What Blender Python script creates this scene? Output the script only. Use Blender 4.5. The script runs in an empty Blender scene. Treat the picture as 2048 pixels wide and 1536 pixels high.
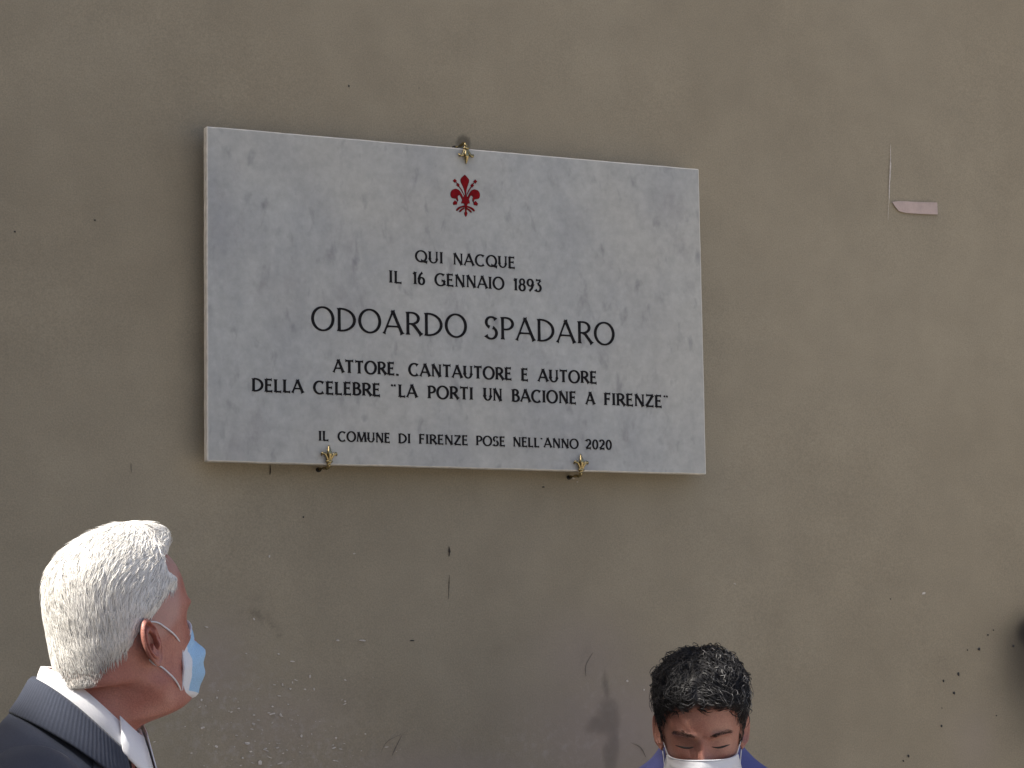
import bpy, bmesh, math, random
import numpy as np
from mathutils import Vector, Matrix, noise
from mathutils.bvhtree import BVHTree
S = bpy.context.scene
C = S.collection
R = math.radians
random.seed(4); RNG = np.random.default_rng(4)

# ------------------------------------------------------------------ camera
CAM = Vector((-2.1735, -4.6265, 1.55))
YAW, PITCH, ROLL, FPX = 0.4609, 0.1175, -0.0156, 5094.2      # focal length in units of a 2048 px wide frame
PZ = 1.98                                                     # bottom edge of the plaque above the pavement
fw = Vector((math.sin(YAW)*math.cos(PITCH), math.cos(YAW)*math.cos(PITCH), math.sin(PITCH)))
r0 = fw.cross(Vector((0, 0, 1))).normalized(); u0 = r0.cross(fw)
rt = r0*math.cos(ROLL) + u0*math.sin(ROLL); up = -r0*math.sin(ROLL) + u0*math.cos(ROLL)
cd = bpy.data.cameras.new('camera'); cam = bpy.data.objects.new('camera', cd); C.objects.link(cam)
cam.matrix_world = Matrix(((rt.x, up.x, -fw.x, CAM.x), (rt.y, up.y, -fw.y, CAM.y), (rt.z, up.z, -fw.z, CAM.z), (0, 0, 0, 1)))
cd.sensor_width = 36; cd.lens = 36*FPX/2048; cd.clip_start = .05; cd.clip_end = 3000
S.camera = cam

# ------------------------------------------------------------------ light
SUN_EL, SUN_AZ = 50.0, 173.5       # azimuth of the sun seen from the scene, degrees counter-clockwise from +X
w = bpy.data.worlds.new('World'); S.world = w; w.use_nodes = True
nt = w.node_tree; bg = nt.nodes['Background']
sky = nt.nodes.new('ShaderNodeTexSky'); sky.sky_type = 'NISHITA'; sky.sun_disc = False
sky.sun_elevation = R(SUN_EL); sky.sun_rotation = R(90-SUN_AZ); sky.air_density = .8; sky.dust_density = 6.0
nt.links.new(sky.outputs[0], bg.inputs[0]); bg.inputs[1].default_value = .12
sd = bpy.data.lights.new('sun', 'SUN'); sd.energy = 4.2; sd.angle = R(.53); sd.color = (1, .95, .87)
so = bpy.data.objects.new('sun', sd); C.objects.link(so)
sdir = Vector((math.cos(R(SUN_AZ))*math.cos(R(SUN_EL)), math.sin(R(SUN_AZ))*math.cos(R(SUN_EL)), math.sin(R(SUN_EL))))
so.rotation_euler = sdir.to_track_quat('Z', 'Y').to_euler(); so.location = (-4, 0, 12)
S.view_settings.view_transform = 'Standard'; S.view_settings.look = 'None'
S.view_settings.exposure = 1.03; S.view_settings.gamma = 1; S.view_settings.use_curve_mapping = False

# ------------------------------------------------------------------ helpers
def ray(u, v):
    return (fw*FPX + rt*(u-1024) - up*(v-768)).normalized()
def at(u, v, D):                       # point at distance D along the view axis
    d = ray(u, v); return CAM + d*(D/d.dot(fw))
def onwall(u, v, y=0.0):
    d = ray(u, v); return CAM + d*((y-CAM.y)/d.y)
def tag(o, label=None, cat=None, group=None, kind=None):
    if label: o['label'] = label
    if cat: o['category'] = cat
    if group: o['group'] = group
    if kind: o['kind'] = kind
    return o
def empty(name, loc=(0, 0, 0), rz=0):
    o = bpy.data.objects.new(name, None); C.objects.link(o); o.location = loc; o.rotation_euler.z = rz
    o.empty_display_size = .1
    return o
def mesh_obj(name, V, F, m, parent=None, smooth=True, world=True):
    me = bpy.data.meshes.new(name); me.from_pydata([tuple(v) for v in V], [], [tuple(f) for f in F])
    me.update()
    if smooth: me.polygons.foreach_set('use_smooth', [True]*len(me.polygons))
    if m: me.materials.append(m)
    o = bpy.data.objects.new(name, me); C.objects.link(o)
    if parent:
        o.parent = parent
        if world: o.matrix_parent_inverse = parent_world(parent).inverted()
    return o
def parent_world(p):
    M = Matrix.LocRotScale(p.location, p.rotation_euler, p.scale)
    if p.parent: M = parent_world(p.parent) @ p.matrix_parent_inverse @ M
    return M
def sm(a, b, x):
    t = np.clip((np.asarray(x, float)-a)/(b-a), 0, 1); return t*t*(3-2*t)
def ball(cx, cy, cz, rx, ry=None, rz=None, n=10, m=14):
    ry = ry or rx; rz = rz or rx; V = []; F = []
    for i in range(n+1):
        t = math.pi*i/n
        for j in range(m):
            a = 2*math.pi*j/m
            V.append((cx+rx*math.sin(t)*math.cos(a), cy+ry*math.sin(t)*math.sin(a), cz+rz*math.cos(t)))
    for i in range(n):
        for j in range(m):
            F.append((i*m+j, (i+1)*m+j, (i+1)*m+(j+1) % m, i*m+(j+1) % m))
    return V, F
def tube(P, rad, n=10, squash=1.0, upv=None, caps=True):
    P = [Vector(p) for p in P]; V = []; F = []
    if not hasattr(rad, '__len__'): rad = [rad]*len(P)
    prev = None
    for i, p in enumerate(P):
        t = (P[min(i+1, len(P)-1)]-P[max(i-1, 0)]).normalized()
        a = upv if upv is not None else (prev if prev is not None else Vector((0.13, 0.21, 1)))
        s = t.cross(a)
        if s.length < 1e-5: s = t.cross(Vector((1, 0, .2)))
        s.normalize(); b = s.cross(t).normalized(); prev = b
        for j in range(n):
            q = 2*math.pi*j/n
            V.append(p + s*math.cos(q)*rad[i] + b*math.sin(q)*rad[i]*squash)
    for i in range(len(P)-1):
        for j in range(n):
            F.append((i*n+j, i*n+(j+1) % n, (i+1)*n+(j+1) % n, (i+1)*n+j))
    if caps:
        F.append(tuple(range(n))[::-1]); F.append(tuple(range((len(P)-1)*n, len(P)*n)))
    return V, F
class MB:
    def __init__(s): s.V = []; s.F = []
    def add(s, vf):
        k = len(s.V); s.V += [Vector(v) for v in vf[0]]; s.F += [tuple(i+k for i in f) for f in vf[1]]; return s
    def xf(s, M): s.V = [M @ Vector(v) for v in s.V]; return s
    def build(s, name, m, parent=None, smooth=True): return mesh_obj(name, s.V, s.F, m, parent, smooth)
def spl(P, n):
    """Catmull-Rom through the points P"""
    P = np.array(P, float); out = []; m = len(P)
    for k in range(n):
        t = k/(n-1)*(m-1); i = min(int(t), m-2); f = t-i
        p0, p1, p2, p3 = P[max(i-1, 0)], P[i], P[i+1], P[min(i+2, m-1)]
        out.append(.5*((2*p1)+(-p0+p2)*f+(2*p0-5*p1+4*p2-p3)*f*f+(-p0+3*p1-3*p2+p3)*f**3))
    return np.array(out)

# ------------------------------------------------------------------ materials
def mat(name):
    m = bpy.data.materials.new(name); m.use_nodes = True
    n = m.node_tree; return m, n, n.nodes['Principled BSDF']
def N(n, t, **kw):
    x = n.nodes.new(t)
    for k, v in kw.items():
        if k.startswith('i_'):
            key = k[2:]; key = int(key) if key.isdigit() else key.replace('_', ' ')
            x.inputs[key].default_value = v
        else: setattr(x, k, v)
    return x
def rgb(r, g, b): return (r, g, b, 1)
def simple(name, col, rough=.6, metal=0, noise_amt=.12, scale=60, bump=0, bscale=300, spec=.5, sheen=0, sss=0):
    m, n, p = mat(name)
    tc = N(n, 'ShaderNodeTexCoord'); nz = N(n, 'ShaderNodeTexNoise', i_Scale=scale, i_Detail=5.0)
    n.links.new(tc.outputs['Object'], nz.inputs['Vector'])
    mr = N(n, 'ShaderNodeMapRange'); mr.inputs[3].default_value = 1-noise_amt; mr.inputs[4].default_value = 1+noise_amt
    mr.inputs[1].default_value = .3; mr.inputs[2].default_value = .7
    n.links.new(nz.outputs[0], mr.inputs[0])
    mx = N(n, 'ShaderNodeVectorMath', operation='SCALE'); mx.inputs[0].default_value = col[:3]
    n.links.new(mr.outputs[0], mx.inputs['Scale']); n.links.new(mx.outputs[0], p.inputs['Base Color'])
    p.inputs['Roughness'].default_value = rough; p.inputs['Metallic'].default_value = metal
    p.inputs['Specular IOR Level'].default_value = spec
    if sheen: p.inputs['Sheen Weight'].default_value = sheen
    if sss:
        p.inputs['Subsurface Weight'].default_value = sss; p.inputs['Subsurface Radius'].default_value = (.008, .003, .0015)
        p.inputs['Subsurface Scale'].default_value = 1.0
    if bump:
        b = N(n, 'ShaderNodeBump', i_Strength=bump, i_Distance=.002)
        nb = N(n, 'ShaderNodeTexNoise', i_Scale=bscale, i_Detail=4.0)
        n.links.new(tc.outputs['Object'], nb.inputs['Vector'])
        n.links.new(nb.outputs[0], b.inputs['Height']); n.links.new(b.outputs[0], p.inputs['Normal'])
    return m

def wall_material():
    m, n, p = mat('painted_plaster'); L = n.links.new
    tc = N(n, 'ShaderNodeTexCoord')
    big = N(n, 'ShaderNodeTexNoise', i_Scale=1.1, i_Detail=3.0); L(tc.outputs['Object'], big.inputs['Vector'])
    ramp = N(n, 'ShaderNodeValToRGB'); e = ramp.color_ramp.elements
    e[0].position = .38; e[0].color = rgb(.290, .252, .180); e[1].position = .62; e[1].color = rgb(.325, .286, .208)
    L(big.outputs[0], ramp.inputs[0])
    mid = N(n, 'ShaderNodeTexNoise', i_Scale=9.0, i_Detail=6.0, i_Roughness=.62); L(tc.outputs['Object'], mid.inputs['Vector'])
    mr = N(n, 'ShaderNodeMapRange'); mr.inputs[1].default_value = .3; mr.inputs[2].default_value = .7
    mr.inputs[3].default_value = .93; mr.inputs[4].default_value = 1.07; L(mid.outputs[0], mr.inputs[0])
    fine = N(n, 'ShaderNodeTexNoise', i_Scale=330.0, i_Detail=2.0); L(tc.outputs['Object'], fine.inputs['Vector'])
    mf = N(n, 'ShaderNodeMapRange'); mf.inputs[1].default_value = .25; mf.inputs[2].default_value = .75
    mf.inputs[3].default_value = .86; mf.inputs[4].default_value = 1.14; L(fine.outputs[0], mf.inputs[0])
    mm = N(n, 'ShaderNodeMath', operation='MULTIPLY'); L(mr.outputs[0], mm.inputs[0]); L(mf.outputs[0], mm.inputs[1])
    sc = N(n, 'ShaderNodeVectorMath', operation='SCALE'); L(ramp.outputs[0], sc.inputs[0]); L(mm.outputs[0], sc.inputs['Scale'])
    at_ = N(n, 'ShaderNodeAttribute', attribute_name='wear'); sep = N(n, 'ShaderNodeSeparateColor'); L(at_.outputs['Color'], sep.inputs[0])
    # blue channel: patches repainted in a slightly more purple grey
    mp = N(n, 'ShaderNodeMix', data_type='RGBA'); L(sep.outputs[2], mp.inputs[0]); L(sc.outputs[0], mp.inputs[6]); mp.inputs[7].default_value = rgb(.308, .260, .222)
    # green channel: rubbed pale wear, broken up by noise
    brk = N(n, 'ShaderNodeTexNoise', i_Scale=55.0, i_Detail=6.0, i_Roughness=.7); L(tc.outputs['Object'], brk.inputs['Vector'])
    bm = N(n, 'ShaderNodeMapRange'); bm.inputs[1].default_value = .5; bm.inputs[2].default_value = .68; L(brk.outputs[0], bm.inputs[0])
    g = N(n, 'ShaderNodeMath', operation='MULTIPLY'); L(sep.outputs[1], g.inputs[0]); L(bm.outputs[0], g.inputs[1])
    mg = N(n, 'ShaderNodeMix', data_type='RGBA'); L(g.outputs[0], mg.inputs[0]); L(mp.outputs[2], mg.inputs[6]); mg.inputs[7].default_value = rgb(.42, .38, .34)
    # red channel: soot, damp and black paint mist
    md = N(n, 'ShaderNodeMix', data_type='RGBA'); L(sep.outputs[0], md.inputs[0]); L(mg.outputs[2], md.inputs[6]); md.inputs[7].default_value = rgb(.014, .012, .010)
    L(md.outputs[2], p.inputs['Base Color'])
    p.inputs['Roughness'].default_value = .72; p.inputs['Specular IOR Level'].default_value = .3
    h = N(n, 'ShaderNodeMath', operation='MULTIPLY_ADD'); L(fine.outputs[0], h.inputs[0]); h.inputs[1].default_value = .35
    mid2 = N(n, 'ShaderNodeTexNoise', i_Scale=40.0, i_Detail=5.0); L(tc.outputs['Object'], mid2.inputs['Vector']); L(mid2.outputs[0], h.inputs[2])
    b = N(n, 'ShaderNodeBump', i_Strength=.35, i_Distance=.0016); L(h.outputs[0], b.inputs['Height']); L(b.outputs[0], p.inputs['Normal'])
    return m

def marble_material():
    m, n, p = mat('white_marble'); L = n.links.new
    tc = N(n, 'ShaderNodeTexCoord')
    # clouds
    mp = N(n, 'ShaderNodeMapping'); mp.inputs['Rotation'].default_value = (0, R(38), 0); mp.inputs['Scale'].default_value = (1, 1, .55); L(tc.outputs['Object'], mp.inputs[0])
    c1 = N(n, 'ShaderNodeTexNoise', i_Scale=8.0, i_Detail=9.0, i_Roughness=.72, i_Distortion=.2); L(mp.outputs[0], c1.inputs['Vector'])
    r1 = N(n, 'ShaderNodeValToRGB'); e = r1.color_ramp.elements
    e[0].position = .32; e[0].color = rgb(.345, .358, .362); e[1].position = .60; e[1].color = rgb(.455, .47, .452)
    L(c1.outputs[0], r1.inputs[0])
    c4 = N(n, 'ShaderNodeTexNoise', i_Scale=2.3, i_Detail=2.0); L(tc.outputs['Object'], c4.inputs['Vector'])
    r4 = N(n, 'ShaderNodeMapRange'); r4.inputs[1].default_value = .45; r4.inputs[2].default_value = .65; r4.inputs[4].default_value = .8; L(c4.outputs[0], r4.inputs[0])
    w0 = N(n, 'ShaderNodeMix', data_type='RGBA'); L(r4.outputs[0], w0.inputs[0]); L(r1.outputs[0], w0.inputs[6]); w0.inputs[7].default_value = rgb(.482, .482, .44)
    # grey flecks, slanted
    m2 = N(n, 'ShaderNodeMapping'); m2.inputs['Rotation'].default_value = (0, R(30), 0); m2.inputs['Scale'].default_value = (1.5, 1, .75); L(tc.outputs['Object'], m2.inputs[0])
    c2 = N(n, 'ShaderNodeTexNoise', i_Scale=24.0, i_Detail=3.0, i_Roughness=.5, i_Distortion=.25); L(m2.outputs[0], c2.inputs['Vector'])
    r2 = N(n, 'ShaderNodeMapRange'); r2.inputs[1].default_value = .60; r2.inputs[2].default_value = .76; r2.inputs[4].default_value = .62; L(c2.outputs[0], r2.inputs[0])
    w1 = N(n, 'ShaderNodeMix', data_type='RGBA'); L(r2.outputs[0], w1.inputs[0]); L(w0.outputs[2], w1.inputs[6]); w1.inputs[7].default_value = rgb(.22, .22, .225)
    # softer smoky veins
    c3 = N(n, 'ShaderNodeTexNoise', i_Scale=11.0, i_Detail=5.0, i_Roughness=.65, i_Distortion=.3); L(m2.outputs[0], c3.inputs['Vector'])
    r3 = N(n, 'ShaderNodeMapRange'); r3.inputs[1].default_value = .58; r3.inputs[2].default_value = .75; r3.inputs[4].default_value = .55; L(c3.outputs[0], r3.inputs[0])
    w2 = N(n, 'ShaderNodeMix', data_type='RGBA'); L(r3.outputs[0], w2.inputs[0]); L(w1.outputs[2], w2.inputs[6]); w2.inputs[7].default_value = rgb(.31, .30, .30)
    f = N(n, 'ShaderNodeTexNoise', i_Scale=38.0, i_Detail=7.0, i_Roughness=.75); L(tc.outputs['Object'], f.inputs['Vector'])
    mf = N(n, 'ShaderNodeMapRange'); mf.inputs[1].default_value = .3; mf.inputs[2].default_value = .7; mf.inputs[3].default_value = .86; mf.inputs[4].default_value = 1.12; L(f.outputs[0], mf.inputs[0])
    sc = N(n, 'ShaderNodeVectorMath', operation='SCALE'); L(w2.outputs[2], sc.inputs[0]); L(mf.outputs[0], sc.inputs['Scale'])
    L(sc.outputs[0], p.inputs['Base Color'])
    p.inputs['Roughness'].default_value = .5; p.inputs['Specular IOR Level'].default_value = .35
    return m

def attr_material(name, attr='col', rough=.45, spec=.5, bump=0.0, sheen=0):
    m, n, p = mat(name); a = N(n, 'ShaderNodeAttribute', attribute_name=attr)
    n.links.new(a.outputs['Color'], p.inputs['Base Color']); p.inputs['Roughness'].default_value = rough
    p.inputs['Specular IOR Level'].default_value = spec
    if sheen: p.inputs['Sheen Weight'].default_value = sheen
    return m

def skin_material(name, base, red, rough=.5):
    m, n, p = mat(name); L = n.links.new
    tc = N(n, 'ShaderNodeTexCoord')
    a = N(n, 'ShaderNodeTexNoise', i_Scale=22.0, i_Detail=5.0); L(tc.outputs['Object'], a.inputs['Vector'])
    mr = N(n, 'ShaderNodeMapRange'); mr.inputs[1].default_value = .35; mr.inputs[2].default_value = .68; L(a.outputs[0], mr.inputs[0])
    mx = N(n, 'ShaderNodeMix', data_type='RGBA'); L(mr.outputs[0], mx.inputs[0]); mx.inputs[6].default_value = rgb(*base); mx.inputs[7].default_value = rgb(*red)
    f = N(n, 'ShaderNodeTexNoise', i_Scale=420.0, i_Detail=3.0); L(tc.outputs['Object'], f.inputs['Vector'])
    mf = N(n, 'ShaderNodeMapRange'); mf.inputs[1].default_value = .25; mf.inputs[2].default_value = .75; mf.inputs[3].default_value = .84; mf.inputs[4].default_value = 1.16; L(f.outputs[0], mf.inputs[0])
    sc = N(n, 'ShaderNodeVectorMath', operation='SCALE'); L(mx.outputs[2], sc.inputs[0]); L(mf.outputs[0], sc.inputs['Scale'])
    at_ = N(n, 'ShaderNodeAttribute', attribute_name='tint')      # stubble and the shaven scalp under thin hair
    sep = N(n, 'ShaderNodeSeparateColor'); L(at_.outputs['Color'], sep.inputs[0])
    m2 = N(n, 'ShaderNodeMix', data_type='RGBA'); L(sep.outputs[0], m2.inputs[0]); L(sc.outputs[0], m2.inputs[6]); m2.inputs[7].default_value = rgb(.10, .075, .065)
    m3 = N(n, 'ShaderNodeMix', data_type='RGBA'); L(sep.outputs[1], m3.inputs[0]); L(m2.outputs[2], m3.inputs[6]); m3.inputs[7].default_value = rgb(.52, .40, .37)
    L(m3.outputs[2], p.inputs['Base Color']); p.inputs['Roughness'].default_value = rough
    p.inputs['Subsurface Weight'].default_value = .12; p.inputs['Subsurface Radius'].default_value = (.006, .002, .001); p.inputs['Subsurface Scale'].default_value = 1.0
    b = N(n, 'ShaderNodeBump', i_Strength=.5, i_Distance=.0012); L(f.outputs[0], b.inputs['Height']); L(b.outputs[0], p.inputs['Normal'])
    return m

def cloth_material(name, col, scale=900, rib=None, rough=.85, sheen=.3, amt=.25):
    m, n, p = mat(name); L = n.links.new
    tc = N(n, 'ShaderNodeTexCoord')
    a = N(n, 'ShaderNodeTexNoise', i_Scale=9.0, i_Detail=4.0); L(tc.outputs['Object'], a.inputs['Vector'])
    b = N(n, 'ShaderNodeTexNoise', i_Scale=float(scale), i_Detail=2.0); L(tc.outputs['Object'], b.inputs['Vector'])
    ad = N(n, 'ShaderNodeMath', operation='ADD'); L(a.outputs[0], ad.inputs[0]); L(b.outputs[0], ad.inputs[1])
    mr = N(n, 'ShaderNodeMapRange'); mr.inputs[1].default_value = .7; mr.inputs[2].default_value = 1.3; mr.inputs[3].default_value = 1-amt; mr.inputs[4].default_value = 1+amt
    L(ad.outputs[0], mr.inputs[0])
    last = mr.outputs[0]; hh = b.outputs[0]
    if rib:
        uv = N(n, 'ShaderNodeUVMap'); wv = N(n, 'ShaderNodeTexWave', i_Scale=float(rib), i_Distortion=1.2); wv.bands_direction = 'X'
        L(uv.outputs[0], wv.inputs['Vector'])
        mw = N(n, 'ShaderNodeMapRange'); mw.inputs[3].default_value = .88; mw.inputs[4].default_value = 1.12; L(wv.outputs['Fac'], mw.inputs[0])
        mu = N(n, 'ShaderNodeMath', operation='MULTIPLY'); L(mw.outputs[0], mu.inputs[0]); L(last, mu.inputs[1]); last = mu.outputs[0]; hh = wv.outputs['Fac']
    sc = N(n, 'ShaderNodeVectorMath', operation='SCALE'); sc.inputs[0].default_value = col; L(last, sc.inputs['Scale']); L(sc.outputs[0], p.inputs['Base Color'])
    p.inputs['Roughness'].default_value = rough; p.inputs['Sheen Weight'].default_value = sheen; p.inputs['Specular IOR Level'].default_value = .25
    bp = N(n, 'ShaderNodeBump', i_Strength=.3, i_Distance=.0008); L(hh, bp.inputs['Height']); L(bp.outputs[0], p.inputs['Normal'])
    return m

M_WALL = wall_material(); M_MARBLE = marble_material()
M_LITEDGE = simple('lit_marble_edge', (.66, .64, .58), .55, noise_amt=.12, scale=60)  # paler bevels and sides stand in for light caught along the slab's edge
M_INK = simple('black_enamel', (.009, .008, .009), .6, noise_amt=.5, scale=120, spec=.15)
M_RED = simple('red_enamel', (.20, .003, .006), .6, noise_amt=.25, scale=150, spec=.12)
M_REDDARK = simple('dark_red_enamel', (.020, .003, .004), .7, noise_amt=.2, scale=150, spec=.12)
M_BRASS = simple('aged_brass', (.38, .31, .16), .24, metal=1, noise_amt=.2, scale=200)
M_IRON = simple('dark_iron', (.03, .028, .026), .6, metal=.4)
M_CHIP = simple('bare_plaster', (.56, .52, .47), .9, noise_amt=.25, scale=200)
M_PINK = simple('pinkish_tape', (.50, .40, .365), .7, noise_amt=.10, scale=45, bump=.4, bscale=120)
M_SPOT = simple('black_paint_drop', (.012, .012, .013), .5)
M_CRACK = simple('crack_shadow_dirt', (.05, .042, .034), .95, noise_amt=.4, scale=300)
M_FAINT = simple('hairline_dirt', (.165, .145, .12), .95, noise_amt=.2, scale=300)
M_STREET = simple('street_stone', (.30, .27, .23), .85, noise_amt=.25, scale=3, bump=.4, bscale=14)
M_ROOF = simple('terracotta_tile', (.36, .16, .09), .85, noise_amt=.3, scale=7)

# ------------------------------------------------------------------ street and wall
st = mesh_obj('street', [(-400, -400, 0), (400, -400, 0), (400, 400, 0), (-400, 400, 0)], [(0, 1, 2, 3)], M_STREET, smooth=False)
tag(st, kind='structure')

WALL_H = 6.58
def axis(lo, hi, a, b, step, coarse):
    return np.concatenate([np.linspace(lo, a, coarse, endpoint=False), np.arange(a, b, step), np.linspace(b, hi, coarse)])
xs = axis(-9, 11, -1.55, 1.75, .0055, 14); zs = axis(0, WALL_H, 1.25, 3.25, .0055, 12)
X, Z = np.meshgrid(xs, zs)
def vnoise(x, z, f, seed):
    """cheap smooth value noise"""
    r = np.random.default_rng(seed).random((256, 256)); u = x*f+500; v = z*f+500
    i = np.floor(u).astype(int); j = np.floor(v).astype(int); a = u-i; b = v-j; a = a*a*(3-2*a); b = b*b*(3-2*b)
    g = lambda p, q: r[p % 256, q % 256]
    return (g(i, j)*(1-a)+g(i+1, j)*a)*(1-b)+(g(i, j+1)*(1-a)+g(i+1, j+1)*a)*b
def fbm(x, z, f, seed, o=4): return sum(vnoise(x, z, f*2**k, seed+k)/2**k for k in range(o))/sum(1/2**k for k in range(o))
red = np.zeros_like(X); grn = np.zeros_like(X); blu = np.zeros_like(X)
WX = X + .05*(fbm(X, Z, 9, 40)-.5); WZ = Z + .05*(fbm(X, Z, 9, 50)-.5)
def blob(u, v, su, sv, k=2.0, warp=True, rot=0):
    c = onwall(u, v); sx = su/1000.; sz = sv/1000.
    x = (WX if warp else X)-c.x; z = (WZ if warp else Z)-c.z
    if rot: x, z = x*math.cos(rot)+z*math.sin(rot), -x*math.sin(rot)+z*math.cos(rot)
    return np.exp(-((x/sx)**2+(z/sz)**2)**(k/2))
# black spray paint at the right edge of the view, with its mist
for a in ((2080, 1266, 64, 40, 7, 1.0), (2080, 1268, 84, 58, 3, .6), (2070, 1335, 100, 95, 2, .72), (2080, 1430, 105, 120, 2, .38), (2040, 1300, 60, 60, 2, .25)):
    red = 1-(1-red)*(1-a[5]*blob(a[0], a[1], a[2], a[3], a[4], warp=False))
# damp stain left of the bowed head
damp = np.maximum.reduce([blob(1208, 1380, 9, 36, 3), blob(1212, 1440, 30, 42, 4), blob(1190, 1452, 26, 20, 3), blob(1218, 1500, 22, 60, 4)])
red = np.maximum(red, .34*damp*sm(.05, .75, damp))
for a in ((515, 1238, 26, 12, .30), (540, 1250, 20, 10, .25), (560, 1268, 16, 8, .25), (505, 1195, 20, 9, .12), (1170, 1330, 12, 30, .15), (1283, 1500, 12, 30, .18), (745, 1374, 12, 7, .15), (1000, 1300, 25, 8, .05)):
    b = blob(*a[:4]); red = np.maximum(red, a[4]*b*sm(.42, .6, fbm(X, Z, 70, 7)))
# dark mortar round the top clip, old drill dirt at the bottom clips
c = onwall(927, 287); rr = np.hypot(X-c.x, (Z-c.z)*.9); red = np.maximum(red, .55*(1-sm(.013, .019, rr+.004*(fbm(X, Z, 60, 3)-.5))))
c = onwall(650, 941); red = np.maximum(red, .7*blob(650, 941, 12, 4, 3))
for a in ((1240, 1470, 210, 120, 1.0), (1180, 1330, 120, 90, .6), (430, 1330, 70, 90, .6), (560, 1450, 140, 80, .45), (900, 1560, 260, 60, .7), (1950, 1480, 60, 60, .35)):
    blu = np.maximum(blu, a[4]*blob(*a[:4]))
for a in ((430, 1420, 160, 120, .55), (520, 1500, 190, 70, .65), (640, 1530, 120, 40, .6), (560, 1430, 60, 30, .6), (1100, 1500, 190, 70, .40), (1200, 1400, 60, 60, .35)):
    grn = np.maximum(grn, a[4]*blob(*a[:4]))
Y = -.0022*(fbm(X, Z, 2.2, 20, 4)-.5)*2 - .0007*(fbm(X, Z, 16, 30, 3)-.5)
Y = Y*(np.abs(X) < 8.9)*(Z < WALL_H-.05)*(Z > .01)
nx, nz_ = len(xs), len(zs)
V = np.stack([X.ravel(), Y.ravel(), Z.ravel()], 1)
idx = np.arange(nx*nz_).reshape(nz_, nx)
F = np.stack([idx[:-1, :-1], idx[:-1, 1:], idx[1:, 1:], idx[1:, :-1]], -1).reshape(-1, 4)
T = .5; k = len(V)
V = np.vstack([V, [(-9, 0, 0), (11, 0, 0), (11, 0, WALL_H), (-9, 0, WALL_H), (-9, T, 0), (11, T, 0), (11, T, WALL_H), (-9, T, WALL_H)]])
F = F.tolist() + [(k+1, k+5, k+6, k+2), (k+5, k+4, k+7, k+6), (k+4, k, k+3, k+7), (k+3, k+2, k+6, k+7)]
wall = mesh_obj('house_wall', V.tolist(), F, M_WALL)
ca = wall.data.color_attributes.new('wear', 'FLOAT_COLOR', 'POINT')
cc = np.zeros((len(V), 4), np.float32); cc[:, 3] = 1; cc[:k, 0] = red.ravel(); cc[:k, 1] = grn.ravel(); cc[:k, 2] = blu.ravel()
ca.data.foreach_set('color', cc.ravel())
tag(wall, 'plain grey-brown plastered house wall with chipped and stained paint behind everything', 'wall')

bm = bmesh.new()  # unseen house block, added to hold back sky light from the left
for m_ in (Matrix.Translation((-9.5, -5.5, 3.7)) @ Matrix.Diagonal((6, 11.2, 7.4, 1)), Matrix.Translation((-9.5, -5.5, 7.46)) @ Matrix.Diagonal((6.5, 11.7, .12, 1))): bmesh.ops.create_cube(bm, size=1, matrix=m_)
me = bpy.data.meshes.new('sky_blocker'); bm.to_mesh(me); me.materials.append(simple('blocker_ochre', (.36, .29, .18), .9, noise_amt=.15, scale=2))
o = bpy.data.objects.new('sky_blocker', me); C.objects.link(o); tag(o, kind='structure')

def flake(c, rx, rz, t, n=8, jag=.3, rot=0):
    """irregular thin flake lying on the wall"""
    V = []; a0 = random.random()*6
    for j in range(n):
        a = a0+2*math.pi*j/n; q = 1+random.uniform(-jag, jag)
        x, z = rx*q*math.cos(a), rz*q*math.sin(a)
        V.append((c.x+x*math.cos(rot)-z*math.sin(rot), c.y, c.z+x*math.sin(rot)+z*math.cos(rot)))
    V += [(v[0]+(c.x-v[0])*.25, c.y-t, v[2]+(c.z-v[2])*.25) for v in V]
    F = [(j, (j+1) % n, n+(j+1) % n, n+j) for j in range(n)]+[tuple(range(n, 2*n))]
    return V, F
chips = MB(); PX = .00098
lst = [(539, 1112, 3, 4), (708, 1107, 4, 2), (725, 1281, 12, 2), (675, 1281, 5, 2), (585, 1323, 8, 2), (557, 1308, 4, 2), (508, 1238, 3, 4), (412, 1254, 6, 1.5), (620, 1353, 3, 4),
       (565, 1370, 3, 4), (580, 1378, 4, 3), (610, 1379, 4, 2), (628, 1378, 3, 4), (690, 1360, 4, 2), (1255, 1362, 4, 3), (603, 1472, 3, 4), (1847, 1187, 7, 3), (1470, 1168, 4, 1.5),
       (545, 1428, 9, 2), (562, 1430, 4, 5), (507, 1448, 6, 3), (520, 1526, 5, 8), (672, 1476, 3, 3), (672, 1522, 9, 2), (495, 1487, 8, 4), (668, 1496, 6, 2), (485, 1516, 4, 3), (405, 1456, 6, 3),
       (434, 1396, 3, 3), (403, 1400, 3, 3), (585, 1365, 2, 3), (1147, 957, 4, 2), (1155, 964, 4, 1.5), (432, 1493, 5, 3), (560, 1527, 8, 2), (436, 1382, 2, 2), (690, 1403, 3, 2), (545, 1413, 4, 2), (508, 1430, 4, 2), (1288, 1380, 2, 3)]
for u, v, a, b in lst:
    chips.add(flake(onwall(u, v, -.0018), a*PX*.7, b*PX*.75, .0006, rot=random.uniform(-.3, .3)))
for i in range(130):
    u = random.gauss(520, 110); v = 1536-abs(random.gauss(0, 95))
    s = random.choice((.8, .8, 1.1, 1.5, 2.2))
    chips.add(flake(onwall(u, v, -.0018), s*PX*random.uniform(.6, 2.2), s*PX*random.uniform(.35, .7), .0005, n=6, rot=random.uniform(-.4, .4)))
tag(chips.build('paint_chip', M_CHIP, wall, False), 'small pale chips where the paint has flaked off', kind='stuff')
drops = MB()
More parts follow.
